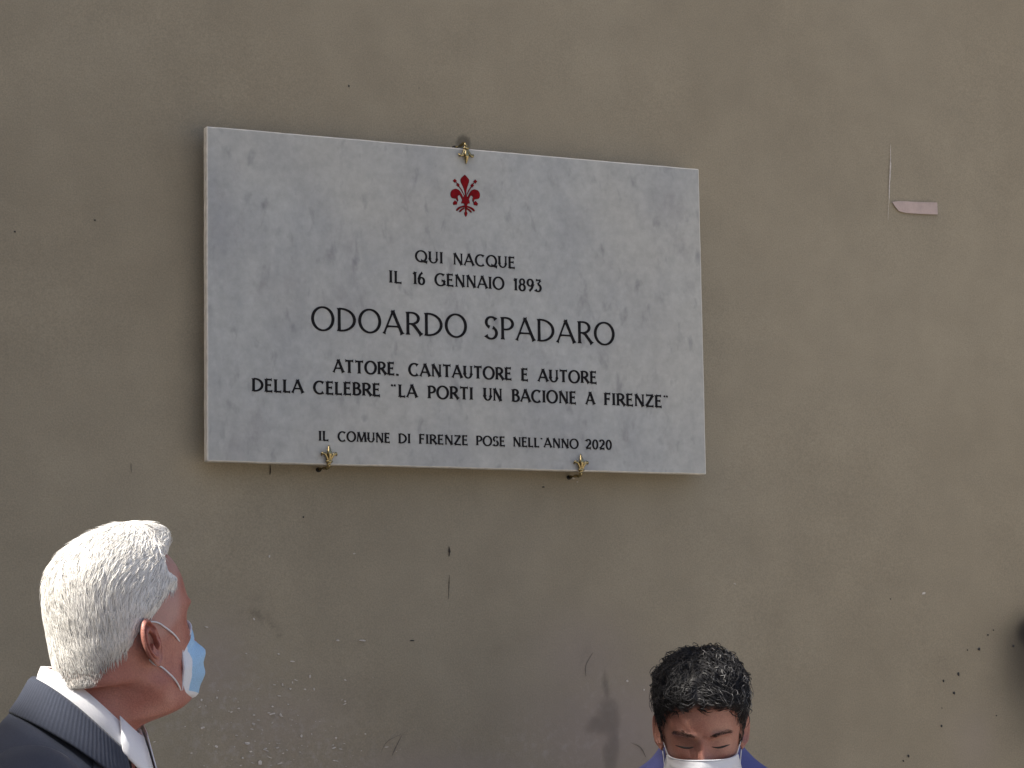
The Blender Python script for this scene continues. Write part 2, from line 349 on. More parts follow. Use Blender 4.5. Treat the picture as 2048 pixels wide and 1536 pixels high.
for u, v, a, b in [(1958, 1298, 4, 4.5), (1917, 1348, 4, 5), (1887, 1362, 3, 3.5), (1908, 1386, 4, 4), (1884, 1416, 1.5, 1.5), (1883, 1452, 3, 3.5), (1817, 1512, 3, 4), (1807, 1522, 2.5, 2.5), (1976, 1270, 3, 2.5),
                   (1935, 1300, 2, 2), (2027, 1292, 4, 3.5), (1987, 1260, 2, 2), (1993, 1431, 2, 2), (698, 172, 2, 3), (190, 440, 2.5, 2), (30, 463, 2.5, 2.2), (838, 176, 1, 1), (1781, 1198, 2, 1.5), (607, 1034, 2, 2), (1087, 974, 4, 1.5), (825, 1281, 7, 1.5)]:
    drops.add(flake(onwall(u, v, -.0018), a*PX*.85, b*PX*.85, .0008, jag=.2))
tag(drops.build('paint_spatter', M_SPOT, wall, False), 'black specks of spattered paint', kind='stuff')
def crack(pts, wd, m=M_CRACK, name='crack', y=-.0016, t=.0005, label=None):
    P = [onwall(u, v, y) for u, v in pts]; P = [Vector(p) for p in spl([tuple(p) for p in P], len(P)*4)]
    V = []; F = []; n = len(P)
    for i, p in enumerate(P):
        t_ = (P[min(i+1, n-1)]-P[max(i-1, 0)]).normalized(); s = Vector((t_.z, 0, -t_.x))
        q = wd*(math.sin(math.pi*(i+.35)/(n+.2)))*random.uniform(.55, 1.1)
        V += [p-s*q, p+s*q, p+s*q*.4+Vector((0, -t, 0)), p-s*q*.4+Vector((0, -t, 0))]
    for i in range(n-1):
        for j in range(4): F.append((i*4+j, i*4+(j+1) % 4, i*4+4+(j+1) % 4, i*4+4+j))
    o = mesh_obj(name, V, F, m, wall, False)
    if label: tag(o, label)
    return o
crack([(898, 1092), (899, 1103), (898, 1113)], .0022, label='short dark crack in the paint below the plaque')
crack([(899, 1150), (898, 1172), (897, 1198)], .0010)
crack([(784, 1512), (792, 1494), (804, 1470)], .0012, M_FAINT)
crack([(762, 1505), (775, 1483), (812, 1464)], .0006, M_FAINT)
crack([(541, 930), (541, 940), (540, 950)], .0014)
crack([(262, 925), (263, 945)], .0008, M_FAINT)
crack([(1186, 1305), (1172, 1330), (1172, 1352)], .0009, M_FAINT)
crack([(1263, 1486), (1282, 1495), (1292, 1515)], .0010, M_FAINT)
crack([(1781, 288), (1781, 330), (1779, 370), (1778, 408)], .0022, M_CHIP, 'scratch', label='thin pale vertical scratch')
crack([(1777, 405), (1776, 440)], .0007, M_CHIP, 'scratch')

# pale strip stuck on the wall
b_ = MB(); tp = [(1784, 404), (1800, 402), (1830, 404), (1874, 405), (1875, 429), (1845, 428), (1812, 426), (1797, 422), (1789, 412)]
P = [onwall(u, v, -.0022) for u, v in tp]; n_ = len(P)
b_.V = P+[p+Vector((0, -.0012+.0003*math.sin(i*2.3), 0)) for i, p in enumerate(P)]
b_.F = [(i, (i+1) % n_, n_+(i+1) % n_, n_+i) for i in range(n_)]+[tuple(range(n_, 2*n_))]
o = b_.build('tape_strip', M_PINK, None, False)
tag(o, 'short pale pink strip of old tape stuck on the wall, torn at its left end', 'tape')

# house top: a cornice whose edge throws the shade over the wall, and the eave tiles behind it
bm = bmesh.new(); bmesh.ops.create_cube(bm, size=1, matrix=Matrix.Translation((1, .2, WALL_H+.061)) @ Matrix.Diagonal((20.1, .75, .12, 1)))
me = bpy.data.meshes.new('cornice'); bm.to_mesh(me); me.materials.append(M_ROOF); o = bpy.data.objects.new('cornice', me); C.objects.link(o); o.parent = wall

# ------------------------------------------------------------------ the plaque
PW, PH, PT, PYB = 1.10, .6497, .019, -.0305       # width, height, thickness, back face stands off the wall
PYF = PYB-PT
plaque = empty('marble_plaque', (0, PYB, PZ))
tag(plaque, 'white marble memorial plaque with black lettering and a red lily, fixed to the wall', 'plaque')
bm = bmesh.new()
bmesh.ops.create_cube(bm, size=1, matrix=Matrix.Translation((0, (PYB+PYF)/2, PZ+PH/2)) @ Matrix.Diagonal((PW, PT, PH, 1)))
bmesh.ops.bevel(bm, geom=bm.edges[:], offset=.0026, segments=2, profile=.5, affect='EDGES')
bmesh.ops.subdivide_edges(bm, edges=[e for e in bm.edges if e.calc_length() > .3], cuts=120, use_grid_fill=True)
for v in bm.verts:                                     # hand-cut, slightly wavy arrises
    q = noise.noise(Vector((v.co.x*9, v.co.z*9, 3)))*.0006 + noise.noise(Vector((v.co.x*40, v.co.z*40, 8)))*.0005
    e_x = 1-min(1, (PW/2-abs(v.co.x))/.02); e_z = 1-min(1, (PH/2-abs(v.co.z-PZ-PH/2))/.02)
    if e_x > 0: v.co.x += q*e_x*(1 if v.co.x > 0 else -1)
    if e_z > 0: v.co.z += q*e_z*(1 if v.co.z > PZ+PH/2 else -1)
me = bpy.data.meshes.new('slab'); bm.to_mesh(me); me.materials.append(M_MARBLE); me.materials.append(M_LITEDGE)
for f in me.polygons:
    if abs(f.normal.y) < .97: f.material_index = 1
slab = bpy.data.objects.new('slab', me); C.objects.link(slab); slab.parent = plaque; slab.matrix_parent_inverse = parent_world(plaque).inverted()

# lettering: Roman capitals built from tapering strokes. T thick stroke, t thin stroke
T_, t_ = 1.0, .62
G = {
 'A': (.80, [('l', .40, 1.02, .02, 0, t_), ('l', .38, 1.02, .78, 0, T_), ('l', .15, .33, .64, .33, t_*.9)]),
 'B': (.60, [('l', .10, 0, .10, 1, T_), ('c', .10, .98, .48, .54, .98), ('c', .10, .54, .56, .02, .54)]),
 'C': (.80, [('a', .45, .5, .40, .49, 48, 312, T_), ]),
 'D': (.78, [('l', .10, 0, .10, 1, T_), ('c', .10, .975, .72, .025, .975)]),
 'E': (.55, [('l', .10, 0, .10, 1, T_), ('l', .10, .96, .50, .96, t_), ('l', .10, .53, .44, .53, t_), ('l', .10, .04, .53, .04, t_)]),
 'F': (.53, [('l', .10, 0, .10, 1, T_), ('l', .10, .96, .50, .96, t_), ('l', .10, .52, .43, .52, t_)]),
 'G': (.84, [('a', .46, .5, .41, .49, 48, 318, T_), ('l', .76, .42, .76, .10, T_), ('l', .55, .42, .80, .42, t_)]),
 'I': (.24, [('l', .12, 0, .12, 1, T_)]),
 'L': (.52, [('l', .10, 0, .10, 1, T_), ('l', .10, .04, .50, .04, t_)]),
 'M': (.98, [('l', .16, 1, .06, 0, t_), ('l', .16, 1, .48, .02, T_), ('l', .80, 1, .48, .02, t_), ('l', .82, 1, .92, 0, T_)]),
 'N': (.80, [('l', .12, 0, .12, 1, t_), ('l', .12, 1, .70, 0, T_), ('l', .70, 0, .70, 1, t_)]),
 'O': (.90, [('a', .45, .5, .41, .50, 0, 360, T_)]),
 'P': (.58, [('l', .10, 0, .10, 1, T_), ('c', .10, .97, .54, .45, .97)]),
 'Q': (.90, [('a', .45, .52, .40, .48, 0, 360, T_), ('l', .42, .14, .92, .02, T_)]),
 'R': (.66, [('l', .10, 0, .10, 1, T_), ('c', .10, .97, .54, .48, .97), ('l', .30, .50, .66, 0, T_)]),
 'S': (.58, [('a', .30, .745, .22, .235, 30, 250, T_), ('a', .28, .27, .24, .26, 205, 430, T_)]),
 'T': (.66, [('l', .33, 0, .33, .97, T_), ('l', .02, .96, .64, .96, t_)]),
 'U': (.74, [('l', .10, 1, .10, .34, T_), ('a', .37, .34, .27, .33, 180, 360, T_*.85), ('l', .64, .34, .64, 1, t_)]),
 'Z': (.66, [('l', .05, .96, .62, .96, t_), ('l', .60, .96, .05, .04, T_), ('l', .05, .04, .64, .04, t_)]),
 '0': (.58, [('a', .29, .5, .23, .49, 0, 360, T_)]),
 '1': (.32, [('l', .19, 0, .19, 1, T_), ('l', .19, .98, .05, .80, t_)]),
 '2': (.56, [('a', .27, .73, .21, .26, 165, -45, T_), ('l', .42, .545, .06, .05, T_*.8), ('l', .06, .045, .52, .045, T_*.8)]),
 '3': (.54, [('l', .08, .96, .46, .96, t_), ('l', .46, .95, .24, .60, t_), ('a', .24, .30, .23, .29, 92, -150, T_)]),
 '6': (.56, [('a', .28, .29, .22, .28, 0, 360, T_), ('a', .50, .36, .44, .64, 176, 108, T_)]),
 '8': (.54, [('a', .27, .755, .18, .225, 0, 360, T_*.9), ('a', .27, .27, .22, .265, 0, 360, T_)]),
 '9': (.56, [('a', .28, .71, .22, .28, 0, 360, T_), ('a', .06, .64, .44, .64, -4, -72, T_)]),
 ',': (.22, [('l', .12, .10, .09, -.06, T_*1.1)]),
 "'": (.26, [('l', .13, .99, .11, .85, T_*1.0)]),
 '"': (.46, [('l', .13, .99, .11, .84, T_*.75), ('l', .35, .99, .33, .84, T_*.75)]),
}
def stroke_pts(s):
    if s[0] == 'l': return [(s[1]+(s[3]-s[1])*k/6, s[2]+(s[4]-s[2])*k/6) for k in range(7)], s[5], True
    if s[0] == 'a':
        _, cx, cy, rx, ry, a0, a1, wt = s; n = max(10, int(abs(a1-a0)/9))
        return [(cx+rx*math.cos(R(a0+(a1-a0)*k/n)), cy+ry*math.sin(R(a0+(a1-a0)*k/n))) for k in range(n+1)], wt, False
    _, x0, ytop, xr, ybot, _y = s; ry = (ytop-ybot)/2; cy = (ytop+ybot)/2; fl = max(0, xr-x0-ry*1.15)
    P = [(x0, ytop)]+[(x0+fl+(xr-x0-fl)*math.cos(R(a)), cy+ry*math.sin(R(a))) for a in range(90, -91, -12)]+[(x0, ybot)]
    return P, T_, False
LET = {}
def letter_mesh(ch, weight, sx, h):
    key = (ch, round(weight, 3), round(sx, 2), round(h, 4))
    if key in LET: return LET[key]
    V = []; F = []
    for si, s in enumerate(G[ch][1]):
        P, wt, ser = stroke_pts(s); P = np.array([(x*sx*h, y*h) for x, y in P]); n = len(P)
        closed = s[0] == 'a' and abs(s[6]-s[5]) >= 359
        if closed: P[-1] = P[0]
        L_ = np.concatenate([[0], np.cumsum(np.hypot(*np.diff(P, axis=0).T))]); tot = L_[-1]
        base = len(V); hgt = .0007+.00009*si
        if ser and n > 2:                                   # more points near the ends for the flare
            tt = np.array([0, .03*h/tot, .09*h/tot, .5, 1-.09*h/tot, 1-.03*h/tot, 1]) if tot > .25*h else np.linspace(0, 1, 5)
            tt = np.clip(tt, 0, 1); P = np.stack([np.interp(tt*tot, L_, P[:, 0]), np.interp(tt*tot, L_, P[:, 1])], 1); n = len(P)
            L_ = tt*tot
        for i in range(n):
            if closed: a = P[(i+1) % (n-1)]-P[(i-1) % (n-1)]
            else: a = P[min(i+1, n-1)]-P[max(i-1, 0)]
            a = a/np.hypot(*a); nn = np.array([-a[1], a[0]])
            hw = .5*weight*h*wt
            if s[0] in 'ac':                                # slanted-stress contrast of bowls
                hw *= .62+.42*abs(a[1])**1.3
            if not closed and s[0] != 'c' and ch not in ",'\"":
                d = min(L_[i], tot-L_[i])/h; hw *= 1+(.70 if wt > .8 else 1.05)*max(0, 1-d/.11)**1.4
            l = P[i]+nn*hw; r = P[i]-nn*hw
            V += [(l[0], 0, l[1]), (r[0], 0, r[1]), (r[0], -hgt, r[1]), (l[0], -hgt, l[1])]
        for i in range(n-1):
            b = base+i*4
            for j in range(4): F.append((b+j, b+4+j, b+4+(j+1) % 4, b+(j+1) % 4))
        if not closed:
            F.append((base, base+1, base+2, base+3)); b = base+(n-1)*4; F.append((b+3, b+2, b+1, b))
    me = bpy.data.meshes.new('letter'); me.from_pydata(V, [], F); me.update(); me.materials.append(M_INK)
    LET[key] = me; return me
def pl(u, v):                                             # a point of the plaque's face, in metres from its lower left corner
    p = onwall(u, v, PYF); return p.x, p.z-PZ
# each line: two baseline points, cap height in px, stroke weight, words with left and right ends
LINES = [
 (((830, 523.3), (1030, 537)), 22.6, .195, [('QUI', 830.7, 885.6), ('NACQUE', 906.4, 1029.7)]),
 (((780, 566), (1083, 583)), 24.0, .195, [('IL', 778.2, 803.4), ('16', 825.8, 849.5), ('GENNAIO', 869.8, 1007.7), ('1893', 1027.2, 1082.9)]),
 (((640, 658.6), (1228, 692)), 45.0, .132, [('ODOARDO', 623.2, 933.3), ('SPADARO', 969.1, 1228.7)]),
 (((668, 744), (1193, 768)), 24.4, .21, [('ATTORE,', 666.8, 797.5), ('CANTAUTORE', 817.6, 1023), ('E', 1042.8, 1056.3), ('AUTORE', 1076.6, 1193.2)]),
 (((505, 781), (1323, 815.5)), 24.6, .21, [('DELLA', 504.4, 606.2), ('CELEBRE', 627.2, 760), ('"', 781, 793), ('LA', 797.4, 834), ('PORTI', 856, 945.6), ('UN', 967.4, 1003.5), ('BACIONE', 1024.3, 1152), ('A', 1172.3, 1188.9), ('FIRENZE', 1208.7, 1323.4), ('"', 1326.5, 1338.7)]),
 (((638, 880.4), (1223, 899.6)), 18.8, .21, [('IL', 637.5, 657), ('COMUNE', 676, 779.6), ('DI', 797.4, 820.6), ('FIRENZE', 838.4, 935.3), ('POSE', 952.7, 1009.8), ("NELL'ANNO", 1026.3, 1156.4), ('2020', 1171.6, 1223.1)]),
]
for (b0, b1), cap, wt, words in LINES:
    f = lambda u: b0[1]+(b1[1]-b0[1])*(u-b0[0])/(b1[0]-b0[0])
    um = (b0[0]+b1[0])/2
    x0, z0 = pl(b0[0], f(b0[0])); x1, z1 = pl(b1[0], f(b1[0])); zb = (z0+z1)/2
    h = pl(um, f(um)-cap)[1]-pl(um, f(um))[1]
    for word, ua, ub in words:
        xa = pl(ua, f(ua))[0]; xb = pl(ub, f(ub))[0]
        gap = .13*(1 if cap < 40 else .85)
        adv = [G[c][0] for c in word]; tot = sum(adv)+gap*(len(word)-1)
        sc = (xb-xa)/(tot*h)
        if word in ('"', 'E', 'A'): sc = max(.8, min(1.1, sc))
        x = xa
        for c in word:
            me = letter_mesh(c, wt, sc, h)
            o = bpy.data.objects.new('letter', me); C.objects.link(o); o.parent = plaque
            o.location = (x, PYF-PYB-.00005, zb+random.uniform(-.0003, .0003)-0.0)
            x += (G[c][0]+gap)*sc*h

# the lily of the town, red with darker outlines
def lily():
    cx, cz = pl(930.3, 391); k = (pl(990, 391)[0]-pl(870, 391)[0])/1536*1.0; kz = (pl(930, 330)[1]-pl(930, 450)[1])/1536
    tilt = .062
    def q(x, y):
        x -= 770; y -= 780; y -= x*tilt
        return cx+x*k, cz-y*kz
    shapes = []
    def outline(P, close=True): shapes.append([q(*p) for p in spl(P+[P[0]], 40)[:-1]])
    outline([(768, 245), (820, 300), (872, 370), (872, 430), (835, 540), (805, 650), (790, 790), (770, 790), (745, 650), (705, 540), (655, 430), (662, 350), (715, 290)])
    # trunk
    outline([(768, 760), (800, 780), (850, 850), (880, 930), (882, 985), (835, 990), (815, 1060), (800, 1180), (822, 1230), (800, 1300), (778, 1325), (755, 1300), (735, 1230), (760, 1180), (745, 1060), (730, 985), (665, 985), (680, 920), (710, 860), (735, 790)])
    for s in (-1, 1):
        m = lambda P: [(770+s*(x-770)*1.0, y+(8 if s > 0 else 0)) for x, y in P]
        a = m([(1010, 610), (1100, 640), (1148, 720), (1140, 810), (1100, 855), (1010, 870), (985, 920), (950, 920), (955, 850), (960, 800), (915, 775), (885, 820), (850, 900), (835, 960), (800, 960), (810, 870), (860, 740), (930, 640)])
        outline(a)
        for P in (m([(1030, 355), (1085, 410), (1030, 468), (975, 415)]), m([(950, 460), (1000, 515), (945, 570), (905, 515)]), m([(1035, 905), (1092, 975), (1075, 1030), (985, 1015), (975, 960)])):
            shapes.append([q(*p) for p in P])
        shapes.append([q(*p) for p in m([(985, 440), (1000, 455), (880, 640), (800, 790), (790, 780), (850, 640)])])
        shapes.append([q(*p) for p in m([(955, 900), (975, 900), (1000, 965), (985, 975)])])
        outline(m([(800, 1035), (870, 1050), (960, 1090), (1010, 1150), (985, 1180), (920, 1125), (850, 1090), (800, 1080)]))
        outline(m([(800, 1085), (860, 1115), (915, 1160), (930, 1205), (890, 1200), (850, 1160), (800, 1125)]))
    root = None
    for layer, (mt, shrink, y0) in enumerate(((M_REDDARK, 0, .0005), (M_RED, .0005, .0011))):
        V = []; F = []
        for i, S_ in enumerate(shapes):
            P = np.array(S_); n = len(P)
            area = .5*np.sum(P[:, 0]*np.roll(P[:, 1], -1)-np.roll(P[:, 0], -1)*P[:, 1])
            if area < 0: P = P[::-1]
            if shrink:
                ta = np.roll(P, -1, 0)-np.roll(P, 1, 0); ta /= np.maximum(1e-9, np.hypot(ta[:, 0], ta[:, 1]))[:, None]
                if n < 8 and abs(area) < 3e-5: continue
                P = P+np.stack([-ta[:, 1], ta[:, 0]], 1)*shrink
            b = len(V); yy = PYF-y0-i*.00003
            V += [(x, PYF-.00002*i+.0002, z+PZ) for x, z in P]+[(x, yy, z+PZ) for x, z in P]
            F += [(b+j, b+(j+1) % n, b+n+(j+1) % n, b+n+j) for j in range(n)]+[tuple(range(b+n, b+2*n))]
        if layer == 0: root = mesh_obj('lily_emblem', V, F, mt, plaque, False); tag(root, 'red lily emblem above the lettering')
        else: mesh_obj('emblem_fill', V, F, mt, root, False)
lily()

# brass lily clips that hold the slab
def clip_parts():
    b = MB(); L3 = lambda P, r, n=12, sq=.6: b.add(tube([Vector(p) for p in spl(P, n)], [float(np.interp(i/(n-1), *r)) for i in range(n)], 10, sq, Vector((0, 1, 0))))
    # local: x across, z from stem (0) to tip (.034), y towards the viewer is negative
    L3([(0, .0, .001), (0, -.0035, .012), (0, -.0045, .022), (0, -.002, .035)], ([0, .25, .62, 1], [.0028, .003, .0052, .0005]), sq=.8)
    for s in (-1, 1):
        L3([(s*.0012, -.001, .001), (s*.003, -.0035, .010), (s*.0075, -.005, .0185), (s*.0125, -.004, .020), (s*.0138, -.002, .016)], ([0, .35, .7, 1], [.0018, .0022, .0030, .0010]), sq=.8)
    L3([(-.006, -.0028, .0065), (0, -.0065, .0062), (.006, -.0028, .0065)], ([0, .5, 1], [.0016, .0022, .0016]), 8)
    L3([(0, -.001, .002), (0, 0, -.002), (0, .006, -.004), (0, .018, -.003), (0, .05, -.003)], ([0, .2, 1], [.0035, .003, .0028]), 10, 1)
    return b
def clip(u, v, flip, label):
    p = onwall(u, v, PYF-.0012)
    e = empty('brass_clip', p)
    if flip: e.rotation_euler = (0, math.pi, 0)
    tag(e, label, 'clip', 'brass lily clips holding the marble plaque')
    return e, p
cl = [clip(930.5, 290, True, 'brass lily-shaped clip pointing down over the top edge of the marble plaque'),
      clip(657, 931, False, 'brass lily-shaped clip under the left half of the plaque, above a brown drill mark'),
      clip(1161, 947, False, 'brass lily-shaped clip under the right half of the plaque, nearest its lower right corner')]
b = clip_parts(); kk = 1.15
me0 = None
for e, p in cl:
    if me0 is None:
        me0 = bpy.data.meshes.new('lily'); me0.from_pydata([tuple(v*kk) for v in b.V], [], b.F); me0.update(); me0.polygons.foreach_set('use_smooth', [True]*len(me0.polygons)); me0.materials.append(M_BRASS)
    o = bpy.data.objects.new('lily', me0); C.objects.link(o); o.parent = e
    V, F = ball(0, .0515, -.004, .006, .005, .005)
    o = mesh_obj('wall_plug', V, F, M_IRON, e, world=False)

#PEOPLE
# ------------------------------------------------------------------ people
def smooth1(a, k):
    for _ in range(k): a = np.concatenate([[a[0]], (a[:-2]+2*a[1:-1]+a[2:])/4, [a[-1]]])
    return a
def gz(x, s): return np.exp(-(x/s)**2)
def head_surface(nose=1.0, stout=0.0, na=160, dz=.0022, zlow=-.26):
    """head and neck in the head's own frame: x forward, y left, z up, origin between the ears at eye level"""
    tt = np.linspace(0, 1, 34); ztop = .03+.088*np.cos(tt*np.pi/2)
    zz = np.concatenate([ztop[:-1], np.arange(.03, zlow, -dz)])
    kz = np.array([-.26, -.24, -.20, -.16, -.135, -.122, -.114, -.107, -.098, -.08, -.06, -.04, -.02, 0, .03])
    kf = np.array([.045, .040, .034, .034, .040, .056, .076, .085, .087, .086, .087, .086, .083, .084, .088])
    kb = np.array([-.094, -.089, -.082, -.078, -.077, -.077, -.077, -.078, -.079, -.082, -.088, -.094, -.100, -.104, -.1065])
    kw = np.array([.085, .075, .062, .058, .0575, .058, .059, .0595, .0605, .063, .0665, .0700, .0735, .0760, .0770])
    kb = kb-stout*np.interp(kz, [-.26, -.20, -.13, -.08, -.04, 0], [.022, .034, .040, .032, .013, 0]); kw = kw+stout*np.interp(kz, [-.2, -.13, -.08, -.05], [.008, .009, .005, 0]); kf = kf+stout*np.interp(kz, [-.26, -.16, -.13, -.12, -.11], [.012, .022, .032, .026, .006])
    low = zz < .03
    xf = np.empty_like(zz); xb = np.empty_like(zz); wd = np.empty_like(zz)
    t = np.clip((zz-.03)/.088, 0, 1); s = np.maximum(0, 1-t**2.25)**(1/2.25)
    xf[:] = -.006+.094*s; xb[:] = -.006-.1005*s; wd[:] = .077*s
    xf[low] = np.interp(zz[low], kz, kf); xb[low] = np.interp(zz[low], kz, kb); wd[low] = np.interp(zz[low], kz, kw)
    k0 = 30
    for a in (xf, xb, wd): a[k0:] = smooth1(a[k0:], 9)
    A = np.linspace(0, 2*np.pi, na, endpoint=False)
    ca, sa = np.cos(A)[None], np.sin(A)[None]
    z = zz[:, None]; cx = (-.015-.01*sm(.03, -.04, z))*np.ones_like(z)
    sc = np.clip(wd/.077, 0, 1)[:, None]; cx = cx*sc+(-.006)*(1-sc)
    fx = xf[:, None]-cx; bx = cx-xb[:, None]
    X = cx+np.where(ca > 0, fx, bx)*np.sign(ca)*np.abs(ca)**.92
    Yh = wd[:, None]*np.sign(sa)*np.abs(sa)**.94
    face = np.clip(ca, 0, 1)
    narrow = .16*sm(.02, -.09, z)*face**1.2*sm(-.15, -.12, z)
    Yh = Yh*(1-narrow)
    Zs = z*np.ones_like(X)
    fr = sm(.15, .6, ca)*np.ones_like(X)
    ay = np.abs(Yh)
    d = np.zeros_like(X)
    nz = np.interp(z, [-.062, -.055, -.048, -.040, -.02, .0, .015], [0, .012, .026, .0285, .018, .007, 0])
    d += nose*nz*gz(ay, .0085+.006*sm(.0, -.045, z))
    d += .010*nose*gz(ay-.0135, .006)*gz(z+.048, .008)
    d -= .0140*gz(ay-.031, .0165)*gz(z-.001, .0125)
    d += .0075*gz(ay-.032, .0125)*gz(z+.0005, .0085)            # lids over the eyeballs
    d -= .0016*gz(ay-.033, .014)*gz(z-.0095, .0022)              # lid crease
    d += .0065*gz(ay-.026, .02)*gz(z-.0190, .0065)
    d -= .0007*(gz(z-.043, .0014)+gz(z-.052, .0014))*gz(ay, .035)+.0006*gz(ay-.009-.2*(z-.01), .0022)*sm(.008, .016, z)*sm(.034, .022, z)               # brow ridge
    d -= .0025*gz(ay, .006)*gz(z-.016, .006)
    d += .004*gz(ay-.045, .016)*gz(z+.028, .016)                 # cheekbones
    d -= .002*gz(ay-.024, .006)*gz(z+.016, .006)
    d += .0045*gz(ay, .022)*(gz(z+.069, .0042)+gz(z+.079, .0046))-.003*gz(ay, .02)*gz(z+.074, .0018)
    d += .006*gz(ay, .018)*gz(z+.103, .010)-.003*gz(ay, .02)*gz(z+.089, .006)
    X = X+d*fr
    # jaw angle, neck muscle (from behind the ear to the throat)
    side = sm(.5, .9, np.abs(sa))*np.ones_like(X)
    Yh = Yh+np.sign(Yh)*.003*side*gz(z+.078, .014)*gz(X-.005, .03)
    Yh = Yh+np.sign(Yh)*.004*gz(X-(-.03+(-.10-z)*.45), .011)*sm(-.095, -.13, z)
    P = np.stack([X, Yh, Zs], -1)
    m, n = X.shape
    top = np.array([[-.006, 0, .118]])
    P = P.reshape(-1, 3)[na:]                                    # drop the degenerate first ring
    V = np.vstack([top, P]); idx = 1+np.arange((m-1)*n).reshape(m-1, n)
    F = [(0, idx[0, j], idx[0, (j+1) % n]) for j in range(n)]
    r = np.roll(idx, -1, 1)
    F += np.stack([idx[:-1], idx[1:], r[1:], r[:-1]], -1).reshape(-1, 4).tolist()
    return V, F, idx
EAR_X = -.010
def ear_surface(side):
    """ear: a flared bowl with rim, inner fold, hollow, front flap and lobe; side -1 is the right ear"""
    na, nr = 64, 26; V = []; F = []
    def outline(a):                        # a=0 forward, pi/2 up ; size in metres
        u, v = math.cos(a), math.sin(a)
        rx = .0165 if u > 0 else .0195
        rz = .0315 if v > 0 else .034
        k = 1-.24*max(0, -v)**2.2*(.45+.55*(u < 0))
        return rx*u*k-.004*v, rz*v
    def hgt(r, a):
        u, v = math.cos(a), math.sin(a); back = sm(-.55, .35, -u+v*.55)*sm(-1.0, -.35, v+.35*(-u))
        rim = math.exp(-((r-.90)/.075)**2)*.0066*float(.25+.75*back)
        groove = -math.exp(-((r-.74)/.065)**2)*.0040*float(back)
        anti = math.exp(-((r-.585)/.085)**2)*.0042*float(sm(-.9, .2, -u)*1.0)
        bowl = -.0150*float(sm(.52, .30, r))*float(sm(-.85, -.5, v))
        lobe = .002*float(sm(-.55, -.9, v))*float(sm(.3, .7, r))
        return rim+groove+anti+bowl+lobe
    for k in range(nr+1):
        r = k/nr
        for j in range(na):
            a = 2*math.pi*j/na; ox, oz = outline(a)
            cxo = .0035*(1-r); czo = -.004*(1-r)
            x, z = ox*r+cxo, oz*r+czo
            flare = .004+.0165*float(sm(.012, -.022, x))
            h = hgt(r, a)+flare+.0035
            u = math.cos(a)
            if u > .45 and abs(math.sin(a)) < .8 and False: pass
            trag = .0055*math.exp(-((x-.0105)/.0036)**2-((z+.006)/.0065)**2)
            fold = .0040*math.exp(-((x-.009-.15*(z-.004))/.0030)**2)*float(sm(-.004, .006, z))*float(sm(.024, .012, z))
            V.append((x, h+trag+fold, z))
    b = len(V)
    for k in range(5):                      # back of the ear down to the skull
        q = (k+1)/5
        for j in range(na):
            a = 2*math.pi*j/na; ox, oz = outline(a); r = 1-.45*q
            flare = .004+.0165*float(sm(.012, -.022, ox))
            V.append((ox*r+.010*q, (flare+.002)*(1-q)-.010*q, oz*r))
    n_rings = nr+1+5
    for k in range(n_rings-1):
        for j in range(na):
            F.append((k*na+j, (k+1)*na+j, (k+1)*na+(j+1) % na, k*na+(j+1) % na))
    V = [Vector((x, -y, z)) for x, y, z in V]         # right ear points to -y
    M = Matrix.Translation((EAR_X, -.0705, -.018)) @ Matrix.Rotation(R(-7), 4, 'Y') @ Matrix.Rotation(R(-8), 4, 'Z') @ Matrix.Scale(1.03, 4)
    V = [M @ v for v in V]
    if side > 0: V = [Vector((v.x, -v.y, v.z)) for v in V]
    return V, F
def bend_k(V):
    f = sm(-.045, .025, V[:, 0]); return sm(0, 1, (-(.058+.046*f)-V[:, 2])/(.092+.006*f))
def inpoly(x, z, P):
    P = np.array(P); n = len(P); c = np.zeros(x.shape, bool); j = n-1
    for i in range(n):
        a, b = P[i], P[j]
        k = ((a[1] > z) != (b[1] > z)) & (x < (b[0]-a[0])*(z-a[1])/(b[1]-a[1]+1e-12)+a[0]); c ^= k; j = i
    return c
def poly_dist(x, z, P):
    P = np.array(P, float); d = np.full(x.shape, 9.)
    for i in range(len(P)):
        a, b = P[i], P[(i+1) % len(P)]; e = b-a; t = np.clip(((x-a[0])*e[0]+(z-a[1])*e[1])/(e@e), 0, 1)
        d = np.minimum(d, np.hypot(x-a[0]-t*e[0], z-a[1]-t*e[1]))
    return d

def limb(P, rad, n=14): return tube([Vector(p) for p in P], rad, n)
def hand(side, M):
    """relaxed hand hanging from the wrist: palm, four unequal bent fingers and a thumb from the palm's side"""
    b = MB()
    b.add(tube(spl([(0, 0, .02), (0, 0, 0), (.002, 0, -.04), (.004, 0, -.085), (.004, 0, -.095)], 9), [.026, .027, .030, .034, .038, .041, .041, .038, .030], 14, .38, Vector((0, 1, 0))))
    for k, (x, L_, r) in enumerate(((.030, .072, .0088), (.010, .080, .0092), (-.010, .075, .0088), (-.029, .060, .0078))):
        P = [(x, 0, -.080), (x, -.002, -.100), (x, -.006, -.100-L_*.42), (x, -.016, -.100-L_*.75), (x, -.028, -.100-L_)]
        b.add(tube(spl(P, 9), [r, r*1.02, r, r*1.03, r*.96, r*.97, r*.9, r*.85, r*.55], 10))
    b.add(tube(spl([(.024, -.002, -.025), (.046, -.012, -.052), (.052, -.020, -.078), (.050, -.026, -.100)], 8), [.014, .0135, .0125, .0115, .0105, .0108, .0095, .006], 10))
    b.V = [M @ Vector((v.x*side, v.y, v.z)) for v in b.V]
    return b

